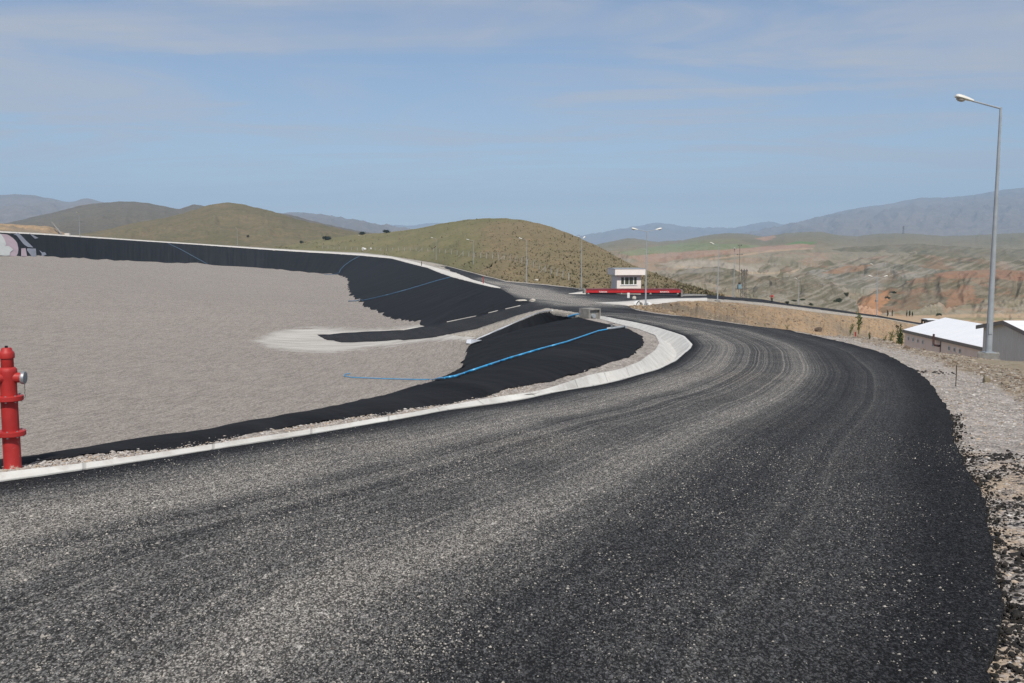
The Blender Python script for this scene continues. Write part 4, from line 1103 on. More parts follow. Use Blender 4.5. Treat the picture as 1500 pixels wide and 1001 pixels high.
gc = np.repeat((gp[rng.choice(5, ng, p=[.3, .22, .22, .18, .08])] * rng.uniform(.75, 1.1, (ng, 1)))[:, None], 6, 1).reshape(-1, 3)
tag(mk('road_grit', gv.reshape(-1, 3), (OF[None] + (np.arange(ng) * 6)[:, None, None]).reshape(-1, 3), M['brownrock'], smooth=False, attrs={'tint': gc}), kind='stuff')
# crumbs along the ragged asphalt edge
ed = rp[on_R & (rp[:, 1] > 2.5) & (rp[:, 1] < 15)]
k = rng.integers(0, len(ed), 1700); ps = ed[k].copy(); ps[:, 0] += np.abs(rng.normal(0, .09, len(k))) - .03; ps[:, 1] += rng.normal(0, .12, len(k))
ps[:, 2] = road_z(ps[:, 0], ps[:, 1], -.045)
scatter_rocks('asphalt_crumbs', ps, np.exp(rng.normal(math.log(.011), .45, len(k))) * np.clip(ps[:, 1] / 14, .8, 1.3), np.full((len(k), 3), .018) * rng.uniform(.6, 1.6, (len(k), 1)), M['brownrock'], .9)
# stones of the gravel strip near the hydrant, and of the near basin edge
w_ = rng.random(7000); ii = rng.random(7000) ** 1.4 * .55 * 399; 
pi = np.stack([np.interp(ii, range(400), IgA[:, k]) for k in range(3)], -1); pc = np.stack([np.interp(ii, range(400), CgA[:, k]) for k in range(3)], -1)
ps = pi + (pc - pi) * (.04 + w_ * .9)[:, None]; ps[:, 2] = road_z(ps[:, 0], ps[:, 1], .008)
sz = np.exp(rng.normal(math.log(.0108), .4, len(ps)))
scatter_rocks('loose_gravel', ps, sz, pal[rng.integers(0, len(pal), len(ps))] * rng.uniform(.8, 1.1, (len(ps), 1)), M['brownrock'])
# bank stones
nb = 2600; r_ = rng.random(nb) ** .8 * 24; c_ = rng.random(nb) * 298
i0, j0 = r_.astype(int), c_.astype(int); ps = BANKG[i0, j0] + (BANKG[i0 + 1, j0] - BANKG[i0, j0]) * (r_ - i0)[:, None] + (BANKG[i0, j0 + 1] - BANKG[i0, j0]) * (c_ - j0)[:, None]
sz = np.exp(rng.normal(math.log(.075), .5, nb))
pal2 = np.array([(.36, .30, .22), (.26, .19, .12), (.17, .125, .085), (.40, .31, .20)])
scatter_rocks('bank_stones', ps, sz, pal2[rng.integers(0, 4, nb)] * rng.uniform(.8, 1.15, (nb, 1)), M['brownrock'])
# scrub tufts on the near hill
def tufts(name, pos, size, cols):
    n = len(pos); K = 6; v = []; f = []; 
    base = np.zeros((n, K * 3, 3))
    for k in range(K):
        a = rng.uniform(0, 6.28, n); el = rng.uniform(.3, 1.2, n); L = size * rng.uniform(.7, 1.3, n)
        d = np.stack([np.cos(a) * np.cos(el), np.sin(a) * np.cos(el), np.sin(el)], -1)
        w = np.stack([-np.sin(a), np.cos(a), np.zeros(n)], -1) * (size * .42)[:, None]
        base[:, k * 3] = pos - w * .7; base[:, k * 3 + 1] = pos + w * .7; base[:, k * 3 + 2] = pos + d * L[:, None]
    ff = (np.arange(K * 3).reshape(K, 3)[None] + (np.arange(n) * K * 3)[:, None, None]).reshape(-1, 3)
    col = np.repeat(cols[:, None], K * 3, 1).reshape(-1, 3)
    return tag(mk(name, base.reshape(-1, 3), ff, M['leaf'], smooth=False, attrs={'tint': col}), kind='stuff')
nt = 11000
nr1, nc1 = 121, 320
r_ = 1 + rng.random(nt) ** 1.2 * (nr1 - 3); c_ = rng.random(nt) * (nc1 - 2)
i0, j0 = r_.astype(int), c_.astype(int)
ps = G1[i0, j0] + (G1[i0 + 1, j0] - G1[i0, j0]) * (r_ - i0)[:, None] + (G1[i0, j0 + 1] - G1[i0, j0]) * (c_ - j0)[:, None]
tpx, trw = proj(ps)
keep = rng.random(nt) < np.clip(.12 + .75 * smooth01(tpx, 660, 760) + fbm(tpx / 25, trw / 8, 3) * .9, .05, 1)
ps = ps[keep]; tpx = tpx[keep]
size = np.exp(rng.normal(math.log(.27), .42, len(ps)))
pal3 = np.array([(.15, .128, .068), (.135, .125, .056), (.21, .165, .09), (.105, .10, .048), (.25, .185, .105)])
tufts('scrub', ps, size, pal3[rng.integers(0, 5, len(ps))] * rng.uniform(.8, 1.2, (len(ps), 1)))

# ------------------------------------------------------------------ plants
def leaf_cloud(n, cen, rad, leaf, cols, lumps=7, seed=0):
    r = np.random.default_rng(seed)
    lc = r.normal(size=(lumps, 3)); lc /= np.linalg.norm(lc, axis=1)[:, None]; lc *= r.uniform(.2, .75, (lumps, 1))
    k = r.integers(0, lumps, n); p = lc[k] + r.normal(size=(n, 3)) * .26
    p[:, 2] = np.maximum(p[:, 2], -.85)
    p = p * np.array(rad) + np.array(cen)
    d1 = r.normal(size=(n, 3)); d1 /= np.linalg.norm(d1, axis=1)[:, None]
    d2 = np.cross(d1, r.normal(size=(n, 3))); d2 /= np.linalg.norm(d2, axis=1)[:, None] + 1e-9
    L = leaf * r.uniform(.6, 1.4, (n, 1))
    v = np.stack([p - d1 * L, p + d2 * L * .5, p + d1 * L, p - d2 * L * .5], 1).reshape(-1, 3)
    f = np.arange(n * 4).reshape(n, 4)
    c = np.array(cols)[r.integers(0, len(cols), n)] * r.uniform(.75, 1.2, (n, 1))
    return v, f, np.repeat(c, 4, 0)

GREEN = [(.035, .055, .018), (.05, .075, .022), (.025, .04, .014)]
DARKG = [(.018, .026, .012), (.028, .038, .016), (.012, .02, .01)]
YGREEN = [(.10, .13, .03), (.07, .10, .03), (.14, .15, .05)]
def shrub(label, base, rad, cols, seed, n=420, name='shrub', cat='shrub', group=None, stem=True, leaf=None):
    t = empty(name, base); tag(t, label, cat, group)
    v, f, c = leaf_cloud(n, (0, 0, rad[2] * .95), rad, leaf or max(rad) * .16, cols, 7, seed)
    mk('foliage', v, f, M['leaf'], t, False, attrs={'tint': c})
    mb = MB(); r = random.Random(seed)
    for k in range(5):
        a = r.uniform(0, 6.28); q = r.uniform(.3, .7)
        mb.tube([(0, 0, -.1), (rad[0] * .3 * math.cos(a), rad[1] * .3 * math.sin(a), rad[2] * .6), (rad[0] * q * math.cos(a), rad[1] * q * math.sin(a), rad[2] * 1.3)], [max(rad) * .04, max(rad) * .03, max(rad) * .012], 5)
    mb.build('stem', M['bark'], t)
    return t

def surf_on(G, px, row):
    """nearest vertex of a grid as seen in the picture"""
    fl = G.reshape(-1, 3); a, b = proj(fl); ok = fl[:, 1] > 20
    d = (a - px) ** 2 + (b - row) ** 2 + np.where(ok, 0, 1e9)
    c = np.where(d < max(d.min(), 1.5 ** 2))[0] if len(G) == 1 else np.array([np.argmin(d)])
    if len(c) == 0: c = np.array([np.argmin(d)])
    return fl[c[np.argmin(fl[c, 1])]]

for i, (px, row, wpx, hpx, lab) in enumerate([(531, 344, 9, 3.6, 'dark green bush on the ridge line right behind the distant lamp pole'), (565, 341.5, 8, 4, 'dark twin clump of bushes alone on the skyline of the grassy hill'),
                                  (479, 351.5, 12, 4.5, 'broad dark green bush spread low on the hillside, widest of the hill bushes'), (442, 356.5, 5, 3, 'small round dark bush at the far left foot of the grassy hill'),
                                  (363, 349, 3.5, 4, 'lone upright dark shrub in front of the pointed hill above the black wall')]):
    b = surf_on(G1, px, row) if px > 405 else P(px, row, 640)
    m = b[1] / F
    shrub(lab, b, (wpx * m * .62, wpx * m * .5, hpx * m * .62), DARKG, 40 + i, 500)
GVAL = np.vstack([GBAD.reshape(-1, 3)] + [g.reshape(-1, 3) for g in BH])[None]
vb = [(1153, 444, 6, 4, 'dark bush just right of the person in red'), (1164, 441, 7, 4, 'round dark green bush, second to the right of the person in red'), (1188, 446, 7, 5, 'dark bush low in the valley beside the lower road, left of the faint lamp'),
      (1176, 439.5, 8, 3, 'low wide green bush up the pale slope behind the person'), (1228, 441, 12, 8, 'big dark green bush left of the bright orange hillside'), (1240, 433, 9, 6, 'olive bush climbing the gully above the orange hillside'),
      (1308, 428, 9, 4, 'dark bush at the top right corner of the orange hillside'), (1300, 436, 7, 6, 'dark bush in the gully on the right flank of the orange hillside'), (1376, 461, 9, 5, 'long dark bush on the valley slope above the framed booth')]
for i, (px, row, wpx, hpx, lab) in enumerate(vb):
    b = surf_on(GVAL, px, row); m = b[1] / F; b = b - np.array([0, 0, hpx * m * .35])
    shrub(lab, b, (wpx * m * .62, wpx * m * .5, hpx * m * .5), [(.04, .052, .024), (.055, .065, .03), (.03, .04, .018)], 60 + i, 420)
# slim poplars on the valley floor
for i, (px, row, h, lab) in enumerate([(1301, 463, 9, 'slim dark poplar, leftmost of the valley poplars'), (1308, 463, 8, 'short slim poplar close beside the leftmost valley poplar'), (1329, 463, 8.5, 'slim poplar in the right group, its left stem'),
                                (1332.5, 463, 9, 'slim poplar in the right group, its middle and tallest stem'), (1336, 463, 7.5, 'slim poplar in the right group, its short right stem')]):
    b = surf_on(GVAL, px, row); m = b[1] / F; hh = h * m
    t = empty('poplar_tree', b); tag(t, lab, 'tree', 'poplars on the valley floor')
    v, f, c = leaf_cloud(500, (0, 0, hh * .58), (hh * .13, hh * .13, hh * .55), hh * .05, DARKG + GREEN, 12, 90 + i)
    mk('crown', v, f, M['leaf'], t, False, attrs={'tint': c})
    MB().tube([(0, 0, -.5), (0, 0, hh * .5), (.05 * hh, 0, hh * .9)], [hh * .03, hh * .02, hh * .006], 6).build('trunk', M['bark'], t)

# weeds by the shed and along the bank
def weed(label, base, h, seed, n=60, spread=.3, flower=False, cols=YGREEN):
    t = empty('weed', base); tag(t, label, 'plant')
    r = random.Random(seed); mb = MB(); pts = []
    for k in range(5):
        a = r.uniform(0, 6.28); q = spread * r.uniform(.2, 1)
        tip = Vector((q * h * math.cos(a), q * h * math.sin(a), h * r.uniform(.75, 1)))
        mb.tube([(0, 0, -.1), tip * .5 + Vector((0, 0, h * .12)), tip], [.018 * h + .004, .012 * h, .004], 5); pts.append(tip)
    mb.build('stem', plainmat('weed_stem', (.10, .10, .035)), t)
    rr = np.random.default_rng(seed); V_ = []; C_ = []
    for tip in pts:
        for q in range(n // 5):
            s = rr.uniform(.15, 1); p = np.array(tip) * s + rr.normal(0, .05 * h, 3)
            d = rr.normal(size=3); d /= np.linalg.norm(d); e = np.cross(d, rr.normal(size=3)); e /= np.linalg.norm(e); Lf = h * .05 * rr.uniform(.6, 1.5)
            V_ += [p - d * Lf, p + e * Lf * .45, p + d * Lf, p - e * Lf * .45]; c = np.array(cols[rr.integers(0, len(cols))]) * rr.uniform(.7, 1.2); C_ += [c] * 4
    mk('leaves', V_, np.arange(len(V_)).reshape(-1, 4), M['leaf'], t, False, attrs={'tint': np.array(C_)})
    if flower:
        v, f, c = leaf_cloud(60, tuple(pts[0] + Vector((0, 0, .04 * h))), (.09 * h, .09 * h, .05 * h), .035 * h, [(.06, .02, .02), (.04, .02, .015)], 3, seed)
        mk('seed_head', v, f, M['leaf'], t, False, attrs={'tint': c})
    return t
def plainmat(n, c):
    if n not in M: M[n] = plain(n, c)
    return M[n]
wd = [(1245, 489, 47, 16, .75, 40, False, 'bright leafy weed clump standing alone on the roadside bank'), (1258, 487, 50, 31, .12, 30, False, 'tall thin pale stalk weed beside the leafy clump'),
      (1274, 500, 42, 14, .15, 40, False, 'dark upright weed at the road shoulder, left of the seeding stalks'), (1295, 503, 42, 13, .5, 40, False, 'thin branching weed between the upright weed and the shed'),
      (1305, 504, 43, 20, .45, 50, False, 'spindly weed with sparse stems left of the shed'), (1318, 506, 44, 30, .2, 50, True, 'tall dry weed with dark seed heads left of the white roofed shed'),
      (1317, 506, 45, 20, .2, 50, False, 'dense dark green weed against the shed corner'), (1321, 507, 46, 20, .15, 50, False, 'tall green weed touching the corner of the shed wall'),
      (1312, 508, 43, 10, .9, 90, False, 'low spreading yellow green weed patch before the shed'), (1299, 506, 42, 7, 1.2, 80, False, 'low grassy weed patch on the rubble edge, farthest from the shed'),
      (1121, 478, 63, 4, 1.0, 40, False, 'tiny yellow weed at the far road edge below the bank'), (1153, 481, 56, 6, .9, 60, False, 'small green weed at the road edge below the bank')]
for i, (px, row, Yd, hp, sp, n, fl_, lab) in enumerate(wd):
    weed(lab, P(px, row, Yd), hp * Yd / F, 200 + i, n * 4, sp, fl_, YGREEN if i not in (2, 5, 6) else GREEN)

# ------------------------------------------------------------------ hydrant
def hydrant():
    b = P(19, 691, 9.72); b[2] = float(road_z(b[0], b[1], .0)[0]) 
    t = empty('fire_hydrant', b); tag(t, 'red pillar fire hydrant with two flanges standing at the gravel edge by the road', 'hydrant')
    H = 1.215; s = H / 1.215
    MB().lathe([(.07, -.1), (.088, -.06), (.088, .02), (.083, .04), (.083, .36), (.07, .36)], 28).build('lower_barrel', M['red'], t, True)
    def flange(z, r):
        o = MB().lathe([(.07, z - .026), (r - .008, z - .026), (r, z - .02), (r, z - .003), (r, z + .003), (r, z + .02), (r - .008, z + .026), (.07, z + .026)], 32).build('flange', M['red'], t, True)
        for k in range(8):
            a = k * math.pi / 4 + .2
            MB().lathe([(.009, z - .038), (.009, z + .034)], 6, (.85 * r * math.cos(a), .85 * r * math.sin(a), 0)).build('bolt', M['alu'], o)
    flange(.375, .140)
    MB().lathe([(.07, .39), (.080, .395), (.080, .72), (.07, .72)], 28).build('middle_barrel', M['red'], t, True)
    flange(.735, .135)
    MB().lathe([(.07, .755), (.078, .76), (.080, .88), (.084, .95), (.088, 1.0), (.086, 1.03), (.072, 1.045), (.060, 1.05), (.060, 1.0)], 28).build('valve_body', M['red'], t, True)
    MB().lathe([(.05, 1.03), (.060, 1.045), (.060, 1.15), (.05, 1.15)], 24).build('neck', M['red'], t, True)
    c = MB().lathe([(.055, 1.135), (.070, 1.14), (.072, 1.15), (.072, 1.19), (.066, 1.205), (.055, 1.215), (.048, 1.24), (.043, 1.245), (.02, 1.246)], 24).build('cap', M['red'], t, True)
    MB().lathe([(.016, 1.24), (.016, 1.265)], 5).build('stem_nut', M['black'], c)
    for ang, ln in ((.12, .135), (math.pi + .85, .165)):
        d = Vector((math.cos(ang), math.sin(ang), -.04)); p0 = Vector((0, 0, .945)); r0 = .05
        n = MB().tube([p0 + d * .02, p0 + d * .09, p0 + d * ln], [.062, .052, .050], 20).build('outlet', M['red'], t, True)
        MB().tube([p0 + d * (ln - .005), p0 + d * (ln + .005), p0 + d * (ln + .012), p0 + d * (ln + .03), p0 + d * (ln + .034)], [.062, .066, .066, .062, .04], 24).build('hose_coupling', M['alu'], n, True)
        mb = MB(); q = p0 + d * (ln + .02)
        for k in range(9):
            z0 = -.065 - k * .016
            mb.tube([q + Vector((.004 * math.sin(k * 2), 0, z0)), q + Vector((.004 * math.cos(k * 2), 0, z0 - .013))], .0035, 5)
        mb.build('chain', M['steel'], n)
hydrant()

# ------------------------------------------------------------------ lamp posts
def lamp(label, base, H, arms, arm_len=1.15, foot=None, head=.62, yaw=0.0, rise=.30, rb=.105, rt=.035, group='street lamps along the site roads'):
    t = empty('street_lamp', base, yaw); tag(t, label, 'street lamp', group)
    z0 = foot[2] if foot else .0
    MB().tube([(0, 0, z0 - .02), (0, 0, z0 + .9), (0, 0, H * .5), (0, 0, H)], [rb, rb * .96, (rb + rt) / 2, rt], 14).build('pole', M['galv'], t, True)
    MB().box(-rb * 1.7, rb * 1.7, -rb * 1.7, rb * 1.7, z0, z0 + .025).build('base_plate', M['galv'], t)
    if foot:
        a, bb, hh, rz = foot
        MB().box(-a, a, -bb, bb, -.5, hh, rz).build('footing', M['concrete'], t, bevel=.02)
    else:
        MB().box(-.35, .35, -.35, .35, -.5, .06).build('footing', M['concrete'], t)
    for sgn in arms:
        d = Vector((sgn, 0, rise / arm_len if arm_len else 0)).normalized()
        p0 = Vector((0, 0, H - .04)); p1 = p0 + d * arm_len
        a = MB().tube([p0 - d * .03, p1], [.032, .026], 10).build('arm', M['galv'], t, True)
        # luminaire: shell with a rounded nose and a hanging lens bowl
        secs = [(0, .045, .05), (.06, .06, .06), (.16, .075, .075), (.34, .105, .095), (.5, .12, .10), (.58, .10, .085), (.62, .05, .04)]
        v = []; n = 14
        side = Vector((0, 1, 0)); up = d.cross(side); up = up if up.z > 0 else -up
        k = head / .62
        for s, w, h in secs:
            c = p1 + d * (s * k - .03)
            for q in range(n):
                an = 2 * math.pi * q / n; zz = math.sin(an); zz = zz if zz > 0 else zz * .35
                v.append(c + side * (math.cos(an) * w * 1.15 * k) + up * (zz * h * 1.1 * k))
        f = [(i * n + q, i * n + (q + 1) % n, (i + 1) * n + (q + 1) % n, (i + 1) * n + q) for i in range(len(secs) - 1) for q in range(n)]
        f += [tuple(range(n))[::-1], tuple((len(secs) - 1) * n + q for q in range(n))]
        hd = MB().add(v, f).build('lamp_head', M['lamp'], t, True)
        c = p1 + d * (.42 * k - .03) - up * (.045 * k)
        vv_ = []; 
        for i, (rr, dz) in enumerate([(1, 0), (.92, -.035), (.6, -.065), (.15, -.08)]):
            for q in range(12):
                an = 2 * math.pi * q / 12
                vv_.append(c + d * (math.cos(an) * .15 * k * rr) + side * (math.sin(an) * .105 * k * rr) + up * (dz * k))
        f = [(i * 12 + q, i * 12 + (q + 1) % 12, (i + 1) * 12 + (q + 1) % 12, (i + 1) * 12 + q) for i in range(3) for q in range(12)] + [tuple(36 + q for q in range(12)), tuple(range(12))[::-1]]
        MB().add(vv_, f).build('lens', M['lens'], hd, True)
    return t
b = P(1447.5, 527.5, 35.0)
lamp('tall grey lamp post on a concrete block beside the metal building, nearest lamp of all', b, 8.98, [-1], 1.05, (.36, .33, .27, -.45), .66, 0, .27, .115, .04)
MB().box(-.055, .055, -.128, -.108, .95, 1.35, -.2).build('access_door', M['galv'], next(o for o in COL.objects if o.name == 'street_lamp'))
lamp('double armed lamp post in front of the guard hut and red weighbridge', P(945.7, 450.5, 113), 8.8, [-1, 1], 1.1, None, .75, .12, .22)
lamp('lamp post with two nearly overlapping heads at the left end of the weighbridge', P(851.5, 423, 176), 8.8, [-1, 1], .55, None, .7, .9, .3)
lamp('single lamp post at the crest road bend, right of the red marker stake', P(771, 414, 206), 8.9, [-1], 1.0, None, .75, .15)
lamp('single lamp post on the crest road below the rounded hilltop, left of the bend lamp', P(693.5, 398, 286), 9.0, [-1], 1.3, None, .8, .1)
lamp('single lamp post farther up the crest road where the asphalt ends', P(639, 385.5, 362), 9.0, [-1], 1.2, None, .8, .1)
lamp('faint lamp post on the far crest by the white tarpaulins', P(529, 370, 555), 9.2, [-1], .8, None, .8, .3)
lamp('faint thin lamp post on the crest in front of the pointed hill', P(348, 359.5, 530), 8.9, [-1], .6, None, .7, 1.2)
lamp('faint pale lamp post on the far left crest before the dark hill', P(117, 346.5, 412), 9.6, [-1], .7, None, .7, 1.0)
lamp('single lamp post at the left end of the soil bank, head over the green field', P(1051, 440.5, 155), 8.7, [-1], .85, None, .75, .2)
lamp('pale lamp post behind the lower road, left of the lattice transformer tower', P(1074.5, 435, 184), 8.6, [-1], .45, None, .7, 1.3)
lamp('double armed lamp post at the crest of the lower road before the orange hillside', P(1284, 464, 220), 8.8, [-1, 1], 1.35, None, .9, .0)
lamp('faint lamp right of the person in red, pole foot hidden behind the lower road', P(1169, 455, 245), 7.6, [-1], .6, None, .8, .3)
lamp('faint lamp just above the double lamp of the lower road, farther down the valley', P(1284, 440, 300), 10.5, [-1], 1.6, None, .9, .0, .5)

# ------------------------------------------------------------------ concrete block with pipe
def block():
    b = P(864, 468.0, 70.5); b[2] -= .05
    t = empty('culvert_box', b, .62); tag(t, 'weathered concrete culvert box with a pipe opening at the end of the drainage channel', 'culvert')
    w, d, h = .56, .56, .86
    mb = MB(); mb.box(-w, w, -d + .16, d, -.4, h)
    mb.box(-w, -w + .10, -d, -d + .16, -.4, h); mb.box(w - .10, w, -d, -d + .16, -.4, h)
    mb.box(-w + .10, w - .10, -d, -d + .16, h - .1, h); mb.box(-w + .10, w - .10, -d, -d + .16, -.4, .08)
    mb.build('body', M['concrete'], t)
    MB().tube([(-.08, -d + .2, .32), (-.08, -d - .02, .32)], .17, 18, True).build('pipe', M['galv'], t, True)
block()

# ------------------------------------------------------------------ hoses
def on_slope(G, px, row): return surf_on(G, px, row)
allG = np.vstack([GE.reshape(-1, 3), GB.reshape(-1, 3)])
def ray_surf(px, row, tris_fn): pass
def hose(name, label, pts, r, mat, lift=.06, n=5):
    q = smooth_line(np.array(pts), n); q[:, 2] += lift
    return tag(MB().tube([tuple(p) for p in q], r, 8).build(name, mat, None, True), label, 'hose')
# depth on slopes: intersect pixel rays with the lofted grids
from mathutils.bvhtree import BVHTree
def bvh_of(G, faces=None):
    f = grid_faces(*G.shape[:2]) if faces is None else faces
    return BVHTree.FromPolygons([tuple(p) for p in G.reshape(-1, 3)], [tuple(map(int, x)) for x in f])
bE, bN, bB = bvh_of(GE), bvh_of(GN), bvh_of(GB)
bFl = BVHTree.FromPolygons([tuple(p) for p in np.column_stack([VF, zf])], [tuple(x) for x in TF])
bRoad = BVHTree.FromPolygons([tuple(p) for p in V3], [tuple(x) for x in T2])
bSh = BVHTree.FromPolygons([tuple(p) for p in V], [tuple(x) for x in TS])
def hit(px, row, *trees):
    d = Vector(P(px, row, 1.0)).normalized(); best = None
    for tr in trees:
        h = tr.ray_cast(Vector((0, 0, 0)), d)
        if h[0] is not None and (best is None or h[3] < best[1]): best = (h[0], h[3])
    return np.array(best[0]) if best else None
def hits2(pts, *trees):
    return [h for h in (hit(a, b, *trees) for a, b in pts) if h is not None]
def hits(pts, *trees):
    a = np.array(pts, float); u = np.linspace(0, len(a) - 1, (len(a) - 1) * 5 + 1); pts = [(np.interp(v, range(len(a)), a[:, 0]), np.interp(v, range(len(a)), a[:, 1])) for v in u]
    return [h for h in (hit(a, b, *trees) for a, b in pts) if h is not None]
hp = hits([(513, 548.5), (505, 549.5), (504, 552), (515, 554), (560, 556), (610, 557.3), (650, 557.3), (668, 554), (690, 546), (720, 536), (750, 526), (790, 514), (830, 503), (860, 492.5), (877, 486.5), (890, 484.3)], bE, bFl)
hose('water_hose', 'bright blue hose running down the near black slope onto the gravel floor', hp, .034, M['blue'], .06)
cp = hits2([(889, 484.4), (896, 483.8), (904, 482.8), (914, 481.6), (917, 482.2)], bE)
if len(cp) >= 2:
    t = empty('hose_valve', cp[0]); tag(t, 'grey metal valve coupling at the top end of the bright blue hose', 'valve')
    rel = [tuple(c - cp[0] + np.array([0, 0, .09])) for c in cp]
    MB().tube(rel, [.06, .065, .07, .065, .05][:len(rel)], 10).build('coupling_pipe', M['galv'], t, True)
    k = Vector(rel[min(1, len(rel) - 1)])
    MB().tube([k + Vector((0, 0, .02)), k + Vector((0, 0, .22))], .05, 8).build('valve_stem', M['alu'], t, True)
    MB().tube([k + Vector((-.16, 0, .22)), k + Vector((.16, 0, .24))], .025, 6).build('valve_handle', M['steel'], t, True)
hose('water_hose', 'dull blue hose down the middle of the northern black slope to the floor', hits([(660, 406.8), (640, 412), (620, 418), (600, 424), (575, 431), (550, 437), (532, 441), (527, 440), (523, 441.5), (510, 442)], bN, bFl), .13, M['darkblue'], .1)
hose('water_hose', 'kinked dark blue hose on the curved corner of the far black slope', hits([(527, 375.6), (515, 382), (505, 389), (499, 395), (497, 400), (490, 402.5), (475, 403)], bN, bFl), .16, M['darkblue'], .1)
hose('water_hose', 'faint straight blue hose lying across the long black back wall', hits([(246, 357), (265, 366), (285, 377), (304, 387.5)], bN, bFl), .16, M['darkblue'], .1)
hose('water_hose', 'short dark blue hose end beside the concrete culvert box', [P(833, 466, 75), P(839, 464.4, 74), P(845, 463.2, 73), P(850, 462.6, 72)], .10, M['blue'], .1)

# white geomembrane edge along the berm
lp = A((808, 456.6, 86), (788, 460.2, 90), (765, 469, 94.5), (747, 477.2, 98), (730, 484, 100), (717, 490, 102), (705, 495, 103), (694, 499.8, 104), (683, 502, 104.5))
wid = np.array([.25, .3, .45, .5, .3, .55, .4, .6, 1.0])
ld = smooth_line(lp, 8); wd_ = np.interp(np.linspace(0, 1, len(ld)), np.linspace(0, 1, len(wid)), wid) * (1 + .4 * fbm(np.arange(len(ld)) * .4, np.zeros(len(ld)), 3))
rows = []
for w, dz in ((0, .10), (.5, .12), (1, .0)):
    p = ld.copy(); p[:, 1] -= w * wd_ * 1.3; p[:, 0] += w * wd_ * .5; p[:, 2] += dz - w * wd_ * .22 + .05
    rows.append(p)
G = np.array(rows)
lo = mk('liner_edge', G.reshape(-1, 3), grid_faces(*G.shape[:2]), M['white_sheet'])
lo.modifiers.new('thick', 'SOLIDIFY').thickness = .03
tag(lo, 'white geomembrane edge showing along the top of the berm slope', 'membrane')
fl_ = [hit(a, b, bE, bFl, bB) for a, b in [(684, 500), (690, 499.3), (700, 500), (706, 501), (697, 503.5), (690, 506), (683, 505)]]
fl_ = [f for f in fl_ if f is not None]
if len(fl_) > 3:
    o = mk('membrane_scrap', np.array(fl_) + [0, 0, .12], [tuple(range(len(fl_)))], M['white_sheet'], smooth=False)
    o.modifiers.new('thick', 'SOLIDIFY').thickness = .04
    tag(o, 'crumpled white membrane scrap at the foot of the berm beside the gravel', 'membrane')
# white dashes on the ramp's left kerb
for (a, b, lab) in [((655, 472), (697, 463.4), 'long white kerb line along the ramp edge, lowest of three'), ((716, 458.7), (729, 455.6), 'short white kerb line in the middle of the ramp edge'), ((741, 453), (762, 448.2), 'thin white kerb line nearest the top of the ramp')]:
    pts = [np.array(c) for c in (P(a[0] + (b[0] - a[0]) * k / 5, a[1] + (b[1] - a[1]) * k / 5, 122) for k in range(6))]
    pts = [h for h in (hit(*proj(p), bRoad, bN) for p in pts) if h is not None]
    if len(pts) < 2: continue
    mb = MB(); 
    for p, q in zip(pts[:-1], pts[1:]):
        dv = Vector(q - p); nn = Vector((-dv.y, dv.x, 0)).normalized() * .10
        P0, Q0 = Vector(p), Vector(q)
        mb.add([P0 - nn + Vector((0, 0, -.1)), P0 + nn + Vector((0, 0, -.1)), Q0 + nn + Vector((0, 0, -.1)), Q0 - nn + Vector((0, 0, -.1)),
                P0 - nn + Vector((0, 0, .07)), P0 + nn + Vector((0, 0, .07)), Q0 + nn + Vector((0, 0, .07)), Q0 - nn + Vector((0, 0, .07))],
               [(0, 1, 2, 3), (4, 7, 6, 5), (0, 4, 5, 1), (1, 5, 6, 2), (2, 6, 7, 3), (3, 7, 4, 0)])
    tag(mb.build('kerb', M['kerb'], None), lab, 'kerb')
# pale rocks
def rock(name, label, base, r, mat, seed, cat='rock', flat=.6):
    q = np.random.default_rng(seed); v = ICO2_V * (1 + .22 * fbm(ICO2_V[:, 0] * 1.3 + seed, ICO2_V[:, 1] * 1.3 + ICO2_V[:, 2], 3)[:, None] * 2)
    v = v * np.array(r) ; v[:, 2] = np.maximum(v[:, 2], -r[2] * .5) + r[2] * .4
    return tag(mk(name, v, ICO2_F, mat, smooth=False, loc=tuple(map(float, base))), label, cat)
for px, row, r, lab, s in [(764, 441.3, (.72, .4, .16), 'flat pale rock at the road junction, left of its rounder neighbour', 1), (780, 442, (.42, .32, .27), 'rounder pale rock at the road junction', 2),
                           (785, 415.5, (.5, .4, .3), 'white stone in the grass behind the crest road bend', 3)]:
    b = hit(px, row, bRoad, bN) if s < 3 else surf_on(G1, px, 412)
    if b is None: b = P(px, row, 128)
    rock('rock', lab, b, r, M['rock'], s)
b = hit(1445, 560.5, bSh); rock('rock', 'single brown stone on the pale gravel below the lamp post block', b, (.085, .08, .10), M['brown1'] if 'brown1' in M else plainmat('brown1', (.22, .18, .12)), 5)
b = P(1199, 485.5, 60); rock('rock', 'dark brown boulder at the foot of the roadside bank', b, (.22, .2, .2), plainmat('brown2', (.12, .085, .06)), 6)
# stakes
def stake(label, base, h, mat, r=.02, name='marker_stake'):
    t = MB().lathe([(r * .5, -.1), (r, .0), (r, h * .95), (r * .6, h)], 6).build(name, mat, None, False, loc=tuple(map(float, base)))
    return tag(t, label, 'stake')
stake('dark thin stake standing alone in the pale roadside gravel', hit(1400, 566, bSh), .44, M['wood'], .011)
stake('short red stake in the rubble below the leafy weed', P(1253, 497, 46), .35, M['stake'], .035)
bk = bvh_of(np.array([kc + [0, 0, .08], ks + [0, 0, .08]]))
stake('red marker stake on the pale crest kerb near the junction', hit(708, 415.5, bk) if hit(708, 415.5, bk) is not None else P(708, 415.5, 200), 1.35, M['stake'], .09)
stake('dark red marker stake on the crest kerb where the asphalt ends', hit(617.5, 389.5, bk) if hit(617.5, 389.5, bk) is not None else P(617.5, 389.5, 315), 1.35, M['wood'], .11)

